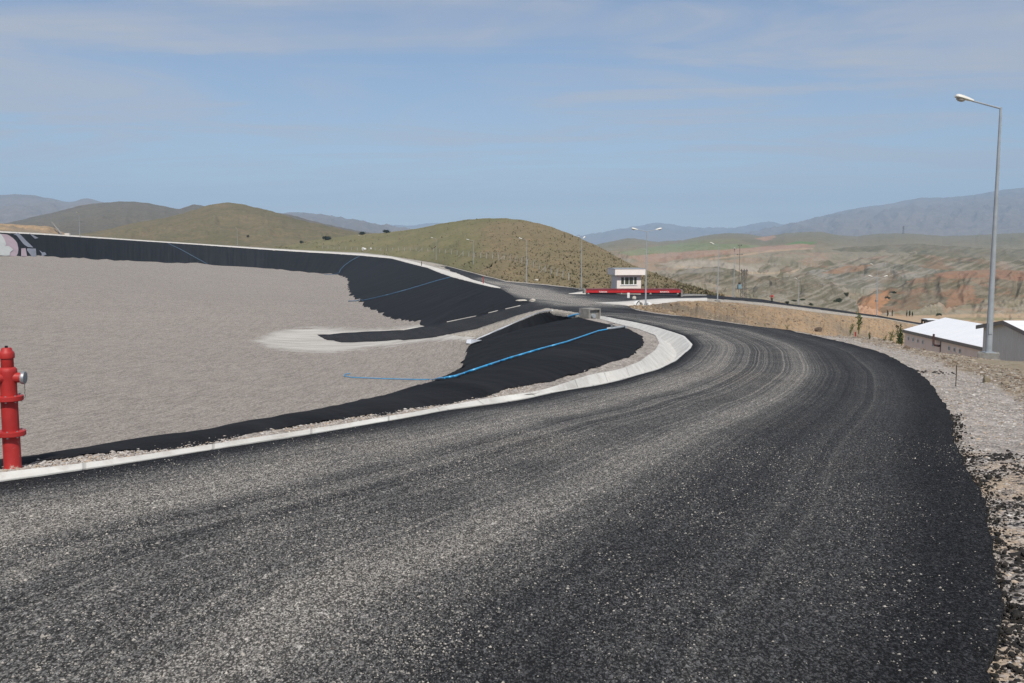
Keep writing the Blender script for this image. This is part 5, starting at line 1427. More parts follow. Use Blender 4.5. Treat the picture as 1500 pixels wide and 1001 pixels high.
# ------------------------------------------------------------------ painted sheets on the far wall
def panel(label, pts, mat, lift):
    w = [hit(a, b, bN) for a, b in pts]
    w = [x for x in w if x is not None]
    if len(w) < 3: return
    w = np.array(w); nrm = np.cross(w[len(w) // 3] - w[0], w[2 * len(w) // 3] - w[0]); nrm /= np.linalg.norm(nrm)
    if nrm[1] > 0: nrm = -nrm
    c = w.mean(0); _, _, vt = np.linalg.svd(w - c); e1, e2 = vt[0], vt[1]
    q = np.stack([(w - c) @ e1, (w - c) @ e2], -1)
    res = delaunay_2d_cdt([Vector(x) for x in q], [(i, (i + 1) % len(q)) for i in range(len(q))], [], 1, 1e-5)
    v = np.array([c + a[0] * e1 + a[1] * e2 for a in res[0]]) + nrm * lift
    o = mk('slope_panel', v, [tuple(t) for t in res[2]], mat, smooth=False)
    o.modifiers.new('thick', 'SOLIDIFY').thickness = .05
    tag(o, label, 'painted panel')
def curve_px(c, n=5): return [tuple(p) for p in smooth_line(np.array(c, float), n)]
panel('large pinkish curved shape painted at the left end of the black wall', [(-30, 344)] + curve_px([(0, 343.5), (10, 345), (18, 350), (24, 357), (26, 365), (25.5, 372), (23, 376.6)]) + [(-30, 374)], M['paint_pink'], .35)
panel('pale grey figure overlapping the pinkish shape on the black wall', [(-30, 345), (0, 344), (3, 348), (6, 353), (8, 359), (7, 362)] + curve_px([(12, 362), (18, 367.5), (14, 371), (13, 376)]) + [(8, 376.3), (-30, 374)], M['paint_pale'], .47)
panel('long slanting grey bar painted on the black wall', curve_px([(16, 340.8), (23.5, 340.8), (30, 346), (38, 354), (48, 363.8)], 3) + curve_px([(40, 363), (35, 360), (30, 354), (24, 346.5), (19, 345)], 3), M['paint_grey'], .35)
panel('short slanting grey bar high on the black wall, right of the long bar', [(42, 343), (50, 343.3), (55.5, 350), (50.5, 351.2), (46, 347)], M['paint_grey'], .35)
panel('upright pink block low on the black wall', [(30.3, 365.3), (36.5, 365), (38.8, 377), (30, 376.8)], M['paint_pink'], .35)
panel('grey four sided block low on the black wall', [(39, 365), (51.5, 365.5), (52.8, 377.3), (46, 377.2), (38.5, 367.5)], M['paint_grey'], .35)
panel('small grey hooked shape, rightmost of the painted shapes on the black wall', [(57, 368), (61.5, 371), (65, 370.5), (67.3, 374), (67, 378), (60, 377.7), (60.5, 373)], M['paint_grey'], .35)
# chute on the far left mound
t = MB(); a = P(76, 325.5, 433); b2 = P(90, 343.5, 396)
t.tube([tuple(a), tuple(a * .6 + b2 * .4), tuple(b2)], [.2, .3, .42], 8); tag(t.build('drain_chute', M['concrete'], None, True), 'grey slanting drain chute on the soil mound at the far left crest', 'chute')
tag(MB().box(-1.0, 1.0, -.6, .6, -.5, .9).build('concrete_box', M['kerb'], None, loc=tuple(P(99, 345, 404)), bevel=.05), 'small pale concrete box on the far left crest beside the chute', 'box')

# ------------------------------------------------------------------ fence on the hill
def fence():
    line = [(470, 364.2), (500, 366), (530, 367.4), (560, 368), (590, 367.2), (620, 368.5), (650, 371), (680, 375.5), (705, 378), (733, 380), (747, 382), (762, 386), (777, 390), (793, 397), (808, 403), (825, 408), (840, 413)]
    bH = bvh_of(G1); ln = np.array(line); pos = []
    for x in np.arange(472, 838, 8.6):
        h = hit(x, float(np.interp(x, ln[:, 0], ln[:, 1])), bH)
        if h is not None and h[1] < 620: pos.append(h)
    t = empty('wire_fence', pos[0]); tag(t, 'long wire fence on pale concrete posts climbing along the scrub hill', 'fence')
    for i, p in enumerate(pos):
        r = p - pos[0]; w = .065 + .00007 * p[1]; h = 1.4
        mb = MB().box(r[0] - w, r[0] + w, r[1] - w, r[1] + w, r[2] - .6, r[2] + h)
        mb.tube([(r[0], r[1], r[2] + h - .03), (r[0] + .25, r[1] - .2, r[2] + h + .3)], w * .8, 5)
        if i % 7 == 3:
            mb.tube([(r[0] - .1, r[1], r[2] + h * .8), (r[0] - 1.5, r[1], r[2] - .2)], w * .7, 5)
        mb.build('post', M['post'], t)
    mb = MB()
    for k in (.3, .8, 1.3, 1.8):
        mb.tube([tuple(p - pos[0] + np.array([0, 0, k])) for p in pos], .012, 4)
    mb.build('wires', M['wire'], t)
fence()
# white tarpaulins by the fence
for px, row, w, h, lab, s in [(533.5, 367.0, 2.6, 2.4, 'larger white tarpaulin heap by the hill fence', 3), (543.5, 365.5, 1.0, 1.4, 'smaller white tarpaulin lump right of the larger one by the hill fence', 4)]:
    p = surf_on(G1, px, row); q = ICO2_V.copy(); q = q * (1 + .9 * fbm(q[:, 0] * 1.6 + s, q[:, 1] * 1.2 + q[:, 2] * .7, 3)[:, None]); q = q * [w * .36, w * .3, h * .36]; q[:, 2] += h * .22
    tag(mk('tarpaulin', q, ICO2_F, M['white'], smooth=False, loc=tuple(map(float, p))), lab, 'tarpaulin')

# ------------------------------------------------------------------ guard hut, weighbridge
def hut():
    Y0 = 166.0
    b = P(920, 431, Y0); g = float(road_z(b[0], b[1])[0])
    t = empty('guard_hut', (b[0], Y0, g), .17); tag(t, 'small pale pink guard hut with flat overhanging roof behind the red weighbridge', 'hut')
    top = P(920, 394, Y0)[2] - g
    px = Y0 / F
    x0, x1 = -17.0 * px, 19.5 * px; dep = 3.6
    zr0 = P(920, 403.2, Y0)[2] - g
    wz0, wz1 = P(920, 417.6, Y0)[2] - g, P(920, 405.6, Y0)[2] - g
    # front wall with a real opening, other walls plain
    ox0, ox1 = -11.5 * px, 13.5 * px
    mb = MB(); th = .2
    mb.box(x0, ox0, 0, th, -.3, zr0); mb.box(ox1, x1, 0, th, -.3, zr0); mb.box(ox0, ox1, 0, th, -.3, wz0); mb.box(ox0, ox1, 0, th, wz1, zr0)
    mb.box(x0, x0 + th, th, dep, -.3, zr0); mb.box(x1 - th, x1, th, dep, -.3, zr0)
    mb.box(x0 + th, x1 - th, dep - th, dep, -.3, wz0 + .1); mb.box(x0 + th, x1 - th, dep - th, dep, wz1, zr0)
    mb.box(x0 + th, x0 + 1.2, dep - th, dep, wz0 + .1, wz1); mb.box(x1 - 1.2, x1 - th, dep - th, dep, wz0 + .1, wz1)
    mb.build('wall', M['hut'], t)
    MB().box(x0 + th, x1 - th, th, dep - th, -.2, -.05).build('floor', M['concrete'], t)
    MB().box(x0 - .55, x1 + .55, -.75, dep + .5, zr0 + .003, top).build('roof', M['hut_roof'], t, bevel=.02)
    MB().box(x0 - .62, x1 + .62, -.82, dep + .57, top, top + .07).build('roof_trim', M['galv'], t)
    spans = [(ox0, ox0 + (ox1 - ox0) * .235), (ox0 + (ox1 - ox0) * .235, ox0 + (ox1 - ox0) * .785), (ox0 + (ox1 - ox0) * .785, ox1)]
    for a, bb in spans:
        fr = MB(); e = .085
        fr.box(a, a + e, -.03, .12, wz0, wz1); fr.box(bb - e, bb, -.03, .12, wz0, wz1)
        fr.box(a + e, bb - e, -.03, .12, wz0, wz0 + e); fr.box(a + e, bb - e, -.03, .12, wz1 - e, wz1)
        if bb - a > 1: fr.box((a + bb) / 2 - .05, (a + bb) / 2 + .05, -.025, .1, wz0 + e, wz1 - e)
        f = fr.build('window', M['white'], t)
        MB().box(a + e, bb - e, .03, .05, wz0 + e, wz1 - e).build('pane', M['glass2'], f)
    MB().box(ox0 - .06, ox1 + .06, -.1, -.0, wz0 - .08, wz0 - .004).build('sill', M['white'], t)
hut()

def text_mesh(txt, width, height, mat, parent, loc, name='lettering'):
    cu = bpy.data.curves.new(name, 'FONT'); cu.body = txt; cu.size = 1; cu.extrude = .01; cu.align_x = 'LEFT'; cu.offset = .02
    o = bpy.data.objects.new(name, cu); COL.objects.link(o); bpy.context.view_layer.update()
    dg = bpy.context.evaluated_depsgraph_get(); me = bpy.data.meshes.new_from_object(o.evaluated_get(dg))
    bpy.data.objects.remove(o); bpy.data.curves.remove(cu)
    v = np.array([q.co[:] for q in me.vertices]); v[:, 0] -= v[:, 0].min(); v[:, 1] -= v[:, 1].min()
    v[:, 0] *= width / v[:, 0].max(); v[:, 1] *= height / v[:, 1].max()
    for q, w in zip(me.vertices, v): q.co = (w[0], -w[2] * .6 - .003, w[1])
    me.materials.clear(); me.materials.append(mat)
    m = bpy.data.objects.new(name, me); COL.objects.link(m); m.parent = parent; m.location = loc
    return m
def weighbridge():
    Yd = 160.0; px = Yd / F
    b = P(928, 430.6, Yd)
    t = empty('weighbridge', (b[0], Yd, b[2]), 0.0); tag(t, 'long red weighbridge platform with white lettering in front of the guard hut', 'weighbridge')
    z = lambda r: P(928, r, Yd)[2] - b[2]
    x0, x1 = (859 - 928) * px, (997 - 928) * px; wid = 3.2
    MB().box(x0, x1, .0, wid, z(429.2), z(425.8)).build('deck_beam', M['beam_red'], t, bevel=.02)
    MB().box(x0 + .02, x1 - .02, .14, wid - .14, z(425.8) + .002, z(424.1)).build('upper_rail', M['beam_dark'], t)
    MB().box(x0 + .05, x1 - .05, .25, wid - .25, z(430.6) , z(429.2) - .003).build('under_frame', M['black'], t)
    for q in (862, 910.5, 953, 993):
        MB().lathe([(.22, z(431.2)), (.22, z(430.4)), (.12, z(430.3)), (.12, z(429.3))], 12, ((q - 928) * px, .12, 0)).build('load_foot', M['post'], t)
    MB().box((855.5 - 928) * px, (858.6 - 928) * px, -.1, wid + .2, z(432) - .4, z(424.4)).build('end_block', M['concrete'], t)
    MB().box((997.4 - 928) * px, (1000 - 928) * px, -.1, wid + .2, z(432) - .4, z(424.9)).build('end_block', M['concrete'], t)
    text_mesh('TUNAYLAR', 12.0 * px, 2.3 * px, M['white'], t, ((877.4 - 928) * px, -.004, z(428.9)))
    text_mesh('BASKÜL', 13.5 * px, 2.3 * px, M['white'], t, ((967 - 928) * px, -.004, z(428.7)))
weighbridge()
b = P(920.5, 439.2, 142)
t = empty('indicator_cabinet', b, -.1); tag(t, 'narrow pale grey indicator cabinet standing in front of the weighbridge', 'cabinet')
MB().box(-.18, .18, -.12, .12, .05, 1.0).build('housing', M['white'], t, bevel=.02)
MB().box(-.22, .22, -.16, .16, -.3, .05).build('plinth', M['concrete'], t)
MB().lathe([(.05, .0), (.05, .02)], 12, (.03, -.13, .18), 'y').build('cable_gland', M['black'], t)
MB().box(-.155, .155, -.132, -.121, .3, .9).build('door', M['white'], t)
# white hoops lying by the double lamp
def hoop(label, px, row, Yd, r, ang, tilt):
    b = P(px, row, Yd); t = empty('concrete_pipe_half', b, ang); tag(t, label, 'pipe piece')
    pts = [(r * math.cos(a), 0, r * math.sin(a) * tilt) for a in np.linspace(math.radians(8), math.radians(172), 14)]
    mb = MB(); w = .3
    v = []; 
    for k in (r, r * .8):
        for y in (-w, w):
            v += [(k * math.cos(a), y, k * math.sin(a) * tilt) for a in np.linspace(math.radians(3), math.radians(177), 14)]
    f = []
    for i in range(13):
        f += [(i, i + 1, 14 + i + 1, 14 + i), (28 + i, 42 + i, 42 + i + 1, 28 + i + 1), (i, 28 + i, 28 + i + 1, i + 1), (14 + i, 14 + i + 1, 42 + i + 1, 42 + i)]
    f += [(0, 14, 42, 28), (13, 41, 55, 27)]
    mb.add(v, f).build('shell', M['white'], t, True)
    MB().tube([(r * 1.01 * math.cos(a), -w * 1.0, r * 1.01 * math.sin(a) * tilt) for a in np.linspace(math.radians(100), math.radians(165), 8)], .05, 6).build('rubber_seal', M['black'], t, True)
hoop('white half pipe with a black seal lying left of the double lamp pole', 935.5, 448.6, 112, .55, .5, 1.1)
hoop('smaller white half pipe lying right behind the double lamp pole', 949.5, 448.8, 114, .35, -.6, 1.25)
rock('rock', 'small tan stone on the concrete apron beside the indicator cabinet', P(929, 438.6, 138), (.3, .25, .35), M['rock'], 9)

# ------------------------------------------------------------------ transformer tower, utility pole, far pylon, booth
def tower():
    Yd = 235.0; px = Yd / F; b = P(1088.5, 441, Yd)
    t = empty('transformer_tower', b, .25); tag(t, 'dark lattice tower carrying a transformer and a top crossarm beyond the lower road', 'tower')
    H = 43 * px; w0, w1 = .55, .38
    mb = MB(); r = .05
    for sx in (-1, 1):
        for sy in (-1, 1): mb.tube([(sx * w0, sy * w0, -1), (sx * w1, sy * w1, H)], r, 5)
    n = 9
    for k in range(n):
        za, zb = H * k / n, H * (k + 1) / n; wa = w0 + (w1 - w0) * k / n; wb = w0 + (w1 - w0) * (k + 1) / n; s = 1 if k % 2 else -1
        mb.tube([(-s * wa, -wa, za), (s * wb, -wb, zb)], r * .7, 4); mb.tube([(-s * wa, wa, za), (s * wb, wb, zb)], r * .7, 4)
        mb.tube([(-wa, -s * wa, za), (-wb, s * wb, zb)], r * .7, 4); mb.tube([(wa, -s * wa, za), (wb, s * wb, zb)], r * .7, 4)
    mb.build('lattice_mast', M['steel'], t)
    MB().box(-.75, .95, -.3, .3, H, H + .28).build('crossarm', M['steel'], t)
    MB().box(-1.9, .8, -.5, .5, H * .40, H * .40 + .12).build('platform', M['steel'], t)
    k = MB().box(-1.5, -.68, -.4, .4, H * .40 + .12, H * .40 + 1.15).build('transformer', M['tank'], t, bevel=.05)
    for q in (-1.3, -1.09, -.88): MB().lathe([(.06, 0), (.1, .1), (.06, .2), (.1, .3), (.04, .5)], 8, (q, 0, H * .40 + 1.15)).build('bushing', M['black'], k, True)
    for q in (-.6, .1, .8): MB().lathe([(.07, 0), (.1, .12), (.07, .2), (.1, .3), (.04, .36)], 8, (q, 0, H + .28)).build('insulator', M['pipe_brown'], t, True)
    MB().tube([(.75, 0, H), (.9, 0, H - 1.1), (.5, 0, H - 1.8)], .06, 5).build('fuse_arm', M['steel'], t)
tower()
b = P(1082, 436, 300); t = empty('utility_pole', b, .3); tag(t, 'thin grey utility pole with two short crossarms behind the transformer tower', 'utility pole')
Hp = 78 * 300 / F
MB().tube([(0, 0, -3), (0, 0, Hp)], [.075, .05], 8).build('pole', M['bark'], t, True)
for zc, wv_ in ((Hp - .6, .7), (Hp - 3.4, 1.0)):
    MB().box(-wv_, wv_, -.07, .07, zc, zc + .14).build('crossarm', M['steel'], t)
    for q in (-wv_ * .85, wv_ * .85): MB().lathe([(.07, .14), (.11, .3), (.05, .42)], 7, (q, 0, zc)).build('insulator', M['pipe_brown'], t, True)
b = P(1323, 343.5, 2950); t = empty('pylon', b); tag(t, 'tiny lattice power pylon on the far ridge before the blue mountain', 'pylon')
H = 12 * 2950 / F; mb = MB()
for sx in (-1, 1):
    for sy in (-1, 1): mb.tube([(sx * 2.6, sy * 2.6, -2), (sx * .5, sy * .5, H)], .28, 4)
for k in range(6):
    za, zb = H * k / 6, H * (k + 1) / 6; wa, wb = 2.6 - 2.1 * k / 6, 2.6 - 2.1 * (k + 1) / 6
    for y in (-1, 1): mb.tube([(-wa, y * wa, za), (wb, y * wb, zb)], .2, 4); mb.tube([(wa, y * wa, za), (-wb, y * wb, zb)], .2, 4)
mb.build('lattice_mast', M['steel'], t)
for q in (.72, .84, .96): MB().tube([(-4.2, 0, H * q), (4.2, 0, H * q)], .3, 4).build('crossarm', M['steel'], t)

def booth():
    Yd = 232.0; px = Yd / F; b = P(1365.5, 480, Yd); t = empty('framed_booth', b, .1)
    tag(t, 'dark framed booth with a pale flat roof at the end of the lower road', 'booth')
    w, h, d = 8.2 * px, 11 * px, 1.2
    for sx in (-w, -w * .45, w): 
        for y in (0, d * 2): MB().box(sx - .16, sx + .16, y - .12, y + .12, -1, h).build('post', M['black'], t)
    MB().box(-w, w, -.1, d * 2 + .1, h - .45, h).build('header_beam', M['black'], t)
    MB().box(-w * 1.05, w * 1.05, -.25, d * 2 + .25, h + .003, h + .2).build('roof', M['roof'], t)
    MB().box(w * .35, w * .7, .02, .12, -.5, h - .45).build('door', M['pipe_brown'], t)
booth()

# ------------------------------------------------------------------ person
def skin_obj(name, verts, edges, radii, mat, parent, sub=1):
    me = bpy.data.meshes.new(name); me.from_pydata([tuple(v) for v in verts], edges, []); o = bpy.data.objects.new(name, me); COL.objects.link(o)
    o.modifiers.new('skin', 'SKIN'); 
    for v, r in zip(me.skin_vertices[0].data, radii): v.radius = (r, r) if not hasattr(r, '__len__') else r
    me.skin_vertices[0].data[0].use_root = True
    if sub: o.modifiers.new('sub', 'SUBSURF').levels = sub; o.modifiers['sub'].render_levels = sub
    dg = bpy.context.evaluated_depsgraph_get(); m2 = bpy.data.meshes.new_from_object(o.evaluated_get(dg))
    bpy.data.objects.remove(o); m2.materials.clear(); m2.materials.append(mat)
    m2.polygons.foreach_set('use_smooth', [True] * len(m2.polygons))
    q = bpy.data.objects.new(name, m2); COL.objects.link(q); q.parent = parent
    return q
def person():
    b = P(1130.6, 443.0, 185); b[2] = float(road_z(b[0], b[1])[0]) 
    s = 13.2 * 185 / F / 1.75
    t = empty('person', b, 2.4); t.scale = (s, s, s)
    tag(t, 'person in red short sleeved shirt and dark trousers standing on the lower road', 'person')
    V_ = [(0, 0, .95), (0, 0, 1.12), (0, -.01, 1.34), (0, -.01, 1.47), (0, 0, 1.54), (0, .02, 1.64), (0, .02, 1.71)]
    R_v = [(.15, .105), (.14, .10), (.17, .105), (.07, .06), (.055, .055), (.085, .10), (.06, .075)]
    E_ = [(0, 1), (1, 2), (2, 3), (3, 4), (4, 5), (5, 6)]
    def chain(start, pts):
        p = start
        for c, r in pts:
            V_.append(c); R_v.append(r); E_.append((p, len(V_) - 1)); p = len(V_) - 1
        return p
    for sx in (-1, 1):
        chain(0, [((sx * .095, 0, .88), .095), ((sx * .11, .015, .5), .06), ((sx * .12, -.02, .1), .042), ((sx * .125, .0, .045), .045), ((sx * .14, .17, .03), .035)])
        if sx < 0:
            w = chain(2, [((sx * .19, 0, 1.41), .055), ((sx * .25, -.02, 1.13), .042), ((sx * .24, .05, .90), .03), ((sx * .24, .075, .83), (.04, .02))])
            hb = np.array((sx * .24, .075, .83)); fd = np.array((0, .25, -.97)); th = np.array((.5, .75, -.5))
        else:
            w = chain(2, [((sx * .19, 0, 1.41), .055), ((sx * .27, .03, 1.15), .042), ((sx * .20, .22, 1.06), .03), ((sx * .16, .28, 1.08), (.04, .02))])
            hb = np.array((sx * .16, .28, 1.08)); fd = np.array((-.55, .75, .1)); th = np.array((0, .3, .9))
        for k, L in enumerate((.075, .085, .08, .062)):
            o = np.array((.0, (k - 1.5) * .02, 0)) if sx < 0 else np.array((0, 0, (k - 1.5) * .02))
            p1 = hb + o + fd * L * .55; p2 = p1 + (fd * .8 + np.array((.3 * -sx, .1, .0))) * L * .5
            chain(w, [(tuple(p1), .0095), (tuple(p2), .008)])
        chain(w, [(tuple(hb + th * .035), .011), (tuple(hb + th * .06), .009)])
    skin_obj('body', V_, E_, R_v, M['skin'], t, 1)
    # clothes
    v = [(0, 0, .92), (0, 0, 1.12), (0, -.01, 1.34), (0, -.01, 1.46)]; r = [(.175, .13), (.165, .125), (.195, .13), (.09, .08)]; e = [(0, 1), (1, 2), (2, 3)]
    for sx in (-1, 1):
        v += [(sx * .20, 0, 1.41), (sx * .245, -.012 if sx < 0 else .02, 1.20)]; r += [.078, .068]; e += [(2, len(v) - 2), (len(v) - 2, len(v) - 1)]
    skin_obj('shirt', v, e, r, M['shirt'], t, 1)
    v = [(0, 0, .96)]; r = [(.168, .125)]; e = []
    for sx in (-1, 1):
        v += [(sx * .095, 0, .86), (sx * .11, .015, .5), (sx * .12, -.015, .09)]; r += [.112, .078, .068]; n = len(v); e += [(0, n - 3), (n - 3, n - 2), (n - 2, n - 1)]
    skin_obj('trousers', v, e, r, M['trousers'], t, 1)
    for sx in (-1, 1):
        skin_obj('shoe', [(sx * .122, -.05, .045), (sx * .13, .06, .045), (sx * .142, .18, .035)], [(0, 1), (1, 2)], [.052, .055, .042], M['black'], t, 1)
    skin_obj('hair', [(0, -.035, 1.63), (0, -.02, 1.71), (0, .03, 1.745)], [(0, 1), (1, 2)], [(.085, .07), (.088, .085), (.07, .06)], M['hair'], t, 1)
    # face
    hd = [(.0, .125, 1.645, .016), (-.035, .108, 1.672, .011), (.035, .108, 1.672, .011)]
    for i, (x, y, z_, rr) in enumerate(hd):
        MB().lathe([(rr * .3, -rr), (rr, 0), (rr * .3, rr)], 8, (x, y, z_)).build('nose' if i == 0 else 'eye', M['skin'] if i == 0 else M['hair'], t, True)
person()

# ------------------------------------------------------------------ sheds at right
def white_shed():
    x0, x1, xr = 24.4, 29.4, 26.9; y0, y1 = 46.0, 60.2
    ze, zr_ = -5.46, -4.74; zb = -9.5
    t = empty('white_roofed_shed', (x0, y0, zb)); tag(t, 'long low shed with a gleaming white ribbed roof and small square vent windows', 'shed')
    def W(x, y, z_): return (x - x0, y - y0, z_ - zb)
    wins = []
    for px in (1331, 1338, 1345, 1352, 1367, 1390.5, 1398.5, 1406.5):
        u = (px - 750) / F; Yw = x0 / u * 1.0
        # solve for depth at x = x0
        row = 497 + (px - 1331) * (516 - 497) / (1406.5 - 1331)
        p = P(px, row, 50); k = x0 / p[0]; p = p * k
        wins.append((p[1], p[2]))
    # long wall with real openings: columns between windows
    s = .13; zs = sorted(wins); mb = MB()
    a = y0
    for yw, zw in zs:
        zc = -5.90
        mb.box(*[q for q in (0, .15)], a - y0, yw - s - y0, 0, ze - zb)
        mb.box(0, .15, yw - s - y0, yw + s - y0, 0, zc - s - zb); mb.box(0, .15, yw - s - y0, yw + s - y0, zc + s - zb, ze - zb)
        a = yw + s
    mb.box(0, .15, a - y0, y1 - y0, 0, ze - zb)
    mb.box(x1 - x0 - .15, x1 - x0, 0, y1 - y0, 0, ze - zb)
    for yy in (y0, y1 - .15):
        mb.add([W(x0 + .15, yy, zb), W(x1 - .15, yy, zb), W(x1 - .15, yy, ze), W(xr, yy, zr_ - .02), W(x0 + .15, yy, ze),
                W(x0 + .15, yy + .15, zb), W(x1 - .15, yy + .15, zb), W(x1 - .15, yy + .15, ze), W(xr, yy + .15, zr_ - .02), W(x0 + .15, yy + .15, ze)],
               [(0, 1, 2, 3, 4), (5, 9, 8, 7, 6), (0, 5, 6, 1), (0, 4, 9, 5), (1, 6, 7, 2)])
    mb.build('wall', M['shed_wall'], t)
    for yw, zw in zs:
        zc = -5.90; f = MB(); e = .035
        Y_, Z_ = yw - y0, zc - zb
        f.box(-.03, .1, Y_ - s, Y_ - s + e, Z_ - s, Z_ + s); f.box(-.03, .1, Y_ + s - e, Y_ + s, Z_ - s, Z_ + s); f.box(-.03, .1, Y_ - s + e, Y_ + s - e, Z_ - s, Z_ - s + e); f.box(-.03, .1, Y_ - s + e, Y_ + s - e, Z_ + s - e, Z_ + s)
        w = f.build('window', M['white'], t)
        MB().box(.04, .06, Y_ - s + e, Y_ + s - e, Z_ - s + e, Z_ + s - e).build('pane', M['glass'], w)
    th = .09; ov = .07
    for xa, za, xb, zb2 in ((x0 - ov, ze - .03, xr, zr_), (x1 + ov, ze - .03, xr, zr_)):
        v = [W(xa, y0 - .05, za), W(xb, y0 - .05, zb2), W(xb, y1 + .05, zb2), W(xa, y1 + .05, za)]; v2 = [(a_, b_, c_ + th) for a_, b_, c_ in v]
        MB().add(v + v2, [(0, 1, 2, 3), (4, 7, 6, 5), (0, 4, 5, 1), (1, 5, 6, 2), (2, 6, 7, 3), (3, 7, 4, 0)]).build('roof', M['roof'], t)
    MB().box(-ov - .05, -ov, -.05, y1 - y0 + .05, ze - zb - .12, ze - zb + .05).build('gutter', M['fascia'], t)
    MB().box(-.02, .02, 9.0, 9.12, 0, ze - zb - .14).build('downpipe', M['fascia'], t)
    p = P(1371, 506, 50); k = (x0 - .1) / p[0]; p = p * k; yy = p[1] - y0; zz = p[2] - zb
    q = P(1371, 489.5, 50) * k; h1 = q[2] - zb
    MB().tube([(.2, yy + .5 - .9, zz + .05), (-.1, yy - .35, zz), (-.22, yy - .1, zz + .02), (-.25, yy, zz + .16), (-.25, yy, h1)], .06, 10).build('vent_pipe', M['pipe_brown'], t, True)
white_shed()
def grey_hall():
    x0 = 21.7; ya, yr, yb = 44.6, 42.5, 39.4; zea, zrr, zeb = -3.86, -3.50, -4.0; zb = -8.6; xe = 42.0
    t = empty('metal_hall', (x0, yr, zb)); tag(t, 'grey ribbed metal hall with a pale gable roof cut off by the right picture edge', 'building')
    def W(x, y, z_): return (x - x0, y - yr, z_ - zb)
    gp = [(ya, zb), (ya, zea), (yr, zrr), (yb, zeb), (yb, zb)]
    v = [W(x0, y, z_) for y, z_ in gp] + [W(xe, y, z_) for y, z_ in gp]
    MB().add(v, [(0, 1, 2, 3, 4), (9, 8, 7, 6, 5), (0, 5, 6, 1), (3, 8, 9, 4), (4, 9, 5, 0)]).build('wall', M['clad'], t)
    for (y1_, z1_, y2_, z2_, e) in ((ya, zea, yr, zrr, .32), (yb, zeb, yr, zrr, -.3)):
        sl = (z2_ - z1_) / (y2_ - y1_)
        yo = y1_ + e; zo = z1_ + sl * e
        v = [W(x0 - .18, yo, zo + .01), W(x0 - .18, y2_, z2_ + .01), W(xe, y2_, z2_ + .01), W(xe, yo, zo + .01)]
        v2 = [(a, b, c + .07) for a, b, c in v]
        MB().add(v + v2, [(0, 1, 2, 3), (4, 7, 6, 5), (0, 4, 5, 1), (1, 5, 6, 2), (2, 6, 7, 3), (3, 7, 4, 0)]).build('roof', M['roof'], t)
        f = [(a - .03, b, c) for a, b, c in (v[0], v[1])] ; 
        MB().add([(f[0][0], f[0][1], f[0][2] - .10), (f[1][0], f[1][1], f[1][2] - .10), (f[1][0], f[1][1], f[1][2] + .075), (f[0][0], f[0][1], f[0][2] + .075),
                  (f[0][0] + .027, f[0][1], f[0][2] - .10), (f[1][0] + .027, f[1][1], f[1][2] - .10), (f[1][0] + .027, f[1][1], f[1][2] + .075), (f[0][0] + .027, f[0][1], f[0][2] + .075)],
                 [(0, 1, 2, 3), (4, 7, 6, 5), (0, 4, 5, 1), (1, 5, 6, 2), (2, 6, 7, 3), (3, 7, 4, 0)]).build('verge_trim', M['fascia'], t)
    MB().tube([W(x0 + .25, ya - .1, zea - .1), W(x0 + .25, ya - .1, zea + .35)], .05, 8).build('vent_pipe', M['galv'], t, True)
grey_hall()

# ------------------------------------------------------------------ air
def haze():
    t = bpy.data.materials.new('haze'); t.use_nodes = True; nt = t.node_tree; nt.nodes.clear()
    o = nt.nodes.new('ShaderNodeOutputMaterial'); v = nt.nodes.new('ShaderNodeVolumePrincipled')
    v.inputs['Color'].default_value = (.55, .76, 1.0, 1); v.inputs['Density'].default_value = 1.25e-4; v.inputs['Anisotropy'].default_value = -.22
    nt.links.new(v.outputs[0], o.inputs['Volume'])
    ob = MB().box(-17000, 17000, -17000, 17000, -75, 760).build('haze', t, None)
    tag(ob, kind='stuff')
haze()

# ------------------------------------------------------------------ light, sky, camera
EL = math.radians(51)
sun_dir = Vector((.10, -1.0, 0)).normalized() * math.cos(EL) + Vector((0, 0, math.sin(EL)))
L = bpy.data.lights.new('sun', 'SUN'); L.energy = 4.3; L.angle = math.radians(.53); L.color = (1, .955, .89)
so = bpy.data.objects.new('sun', L); COL.objects.link(so); so.rotation_euler = sun_dir.to_track_quat('Z', 'Y').to_euler(); so.location = (0, -20, 60)
wd_ = bpy.data.worlds.new('World'); sc.world = wd_; wd_.use_nodes = True; nt = wd_.node_tree
bg = nt.nodes['Background']
sky = nt.nodes.new('ShaderNodeTexSky'); sky.sky_type = 'NISHITA'; sky.sun_disc = False; sky.sun_elevation = EL
sky.sun_rotation = math.atan2(sun_dir.x, sun_dir.y); sky.altitude = 1400; sky.air_density = 1.0; sky.dust_density = .3; sky.ozone_density = 4.0
tc = nt.nodes.new('ShaderNodeTexCoord')
sp = nt.nodes.new('ShaderNodeSeparateXYZ'); nt.links.new(tc.outputs['Generated'], sp.inputs[0])
def wm(op, a, b=0.0, clamp=False):
    n = nt.nodes.new('ShaderNodeMath'); n.operation = op; n.use_clamp = clamp
    for s, q in zip(n.inputs, (a, b)):
        if hasattr(q, 'is_output'): nt.links.new(q, s)
        else: s.default_value = q
    return n.outputs[0]
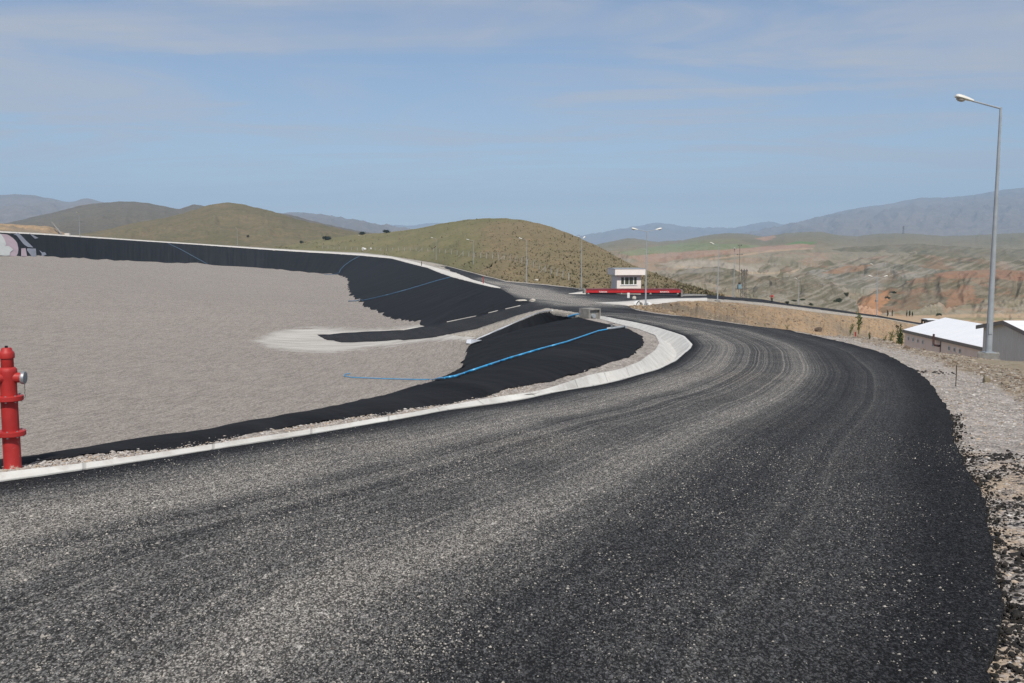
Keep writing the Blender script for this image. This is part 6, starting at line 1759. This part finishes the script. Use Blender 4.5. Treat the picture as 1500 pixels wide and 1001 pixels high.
# cirrus on a high flat layer: direction divided by its height
zc = wm('MAXIMUM', wm('ADD', sp.outputs[2], .06), .02)
cx, cy = wm('DIVIDE', sp.outputs[0], zc), wm('DIVIDE', sp.outputs[1], zc)
cb = nt.nodes.new('ShaderNodeCombineXYZ'); nt.links.new(cx, cb.inputs[0]); nt.links.new(cy, cb.inputs[1])
def wn(scale, loc, rot, sv, det, dist):
    m = nt.nodes.new('ShaderNodeMapping'); m.inputs['Scale'].default_value = sv; m.inputs['Location'].default_value = loc; m.inputs['Rotation'].default_value = (0, 0, rot)
    nt.links.new(cb.outputs[0], m.inputs[0]); n = nt.nodes.new('ShaderNodeTexNoise'); n.inputs['Scale'].default_value = scale; n.inputs['Detail'].default_value = det
    n.inputs['Roughness'].default_value = .58; n.inputs['Distortion'].default_value = dist; nt.links.new(m.outputs[0], n.inputs['Vector']); return n.outputs['Fac']
def wr(v, a, b, c=0.0, d=1.0):
    n = nt.nodes.new('ShaderNodeMapRange'); n.interpolation_type = 'SMOOTHSTEP'; nt.links.new(v, n.inputs[0])
    for k, q in enumerate((a, b, c, d)): n.inputs[k + 1].default_value = q
    return n.outputs[0]
big = wr(wn(.42, (3.1, 1.2, 0), .25, (1, .75, 1), 5, .6), .22, .56)
fine = wr(wn(.75, (1.7, 4.2, 0), .55, (.6, 1.35, 1), 8, 1.4), .38, .62)
cl = wm('ADD', wm('MULTIPLY', wm('MULTIPLY', big, wm('ADD', wm('MULTIPLY', fine, .8), .2)), 1.15), .05)
cl = wm('MULTIPLY', cl, wr(sp.outputs[2], .0, .13, .35, 1))
mx = nt.nodes.new('ShaderNodeMix'); mx.data_type = 'RGBA'; nt.links.new(wm('MULTIPLY', cl, .72, True), mx.inputs[0]); nt.links.new(sky.outputs[0], mx.inputs[6]); mx.inputs[7].default_value = (4.9, 5.0, 5.5, 1)
nt.links.new(mx.outputs[2], bg.inputs[0]); bg.inputs['Strength'].default_value = .106
cam = bpy.data.cameras.new('camera'); co = bpy.data.objects.new('camera', cam); COL.objects.link(co)
cam.sensor_width = 36; cam.lens = 36 * F / 1500; cam.clip_start = .1; cam.clip_end = 60000
co.location = (0, 0, 0); co.rotation_euler = (math.pi / 2 - PITCH, 0, 0)
sc.camera = co
sc.view_settings.view_transform = 'Standard'; sc.view_settings.look = 'None'; sc.view_settings.gamma = 1; sc.view_settings.exposure = 0
sc.cycles.use_denoising = True; sc.cycles.denoising_prefilter = 'NONE'; sc.render.filter_size = 1.2
sc.cycles.max_bounces = 4; sc.cycles.diffuse_bounces = 2; sc.cycles.glossy_bounces = 2; sc.cycles.volume_bounces = 0
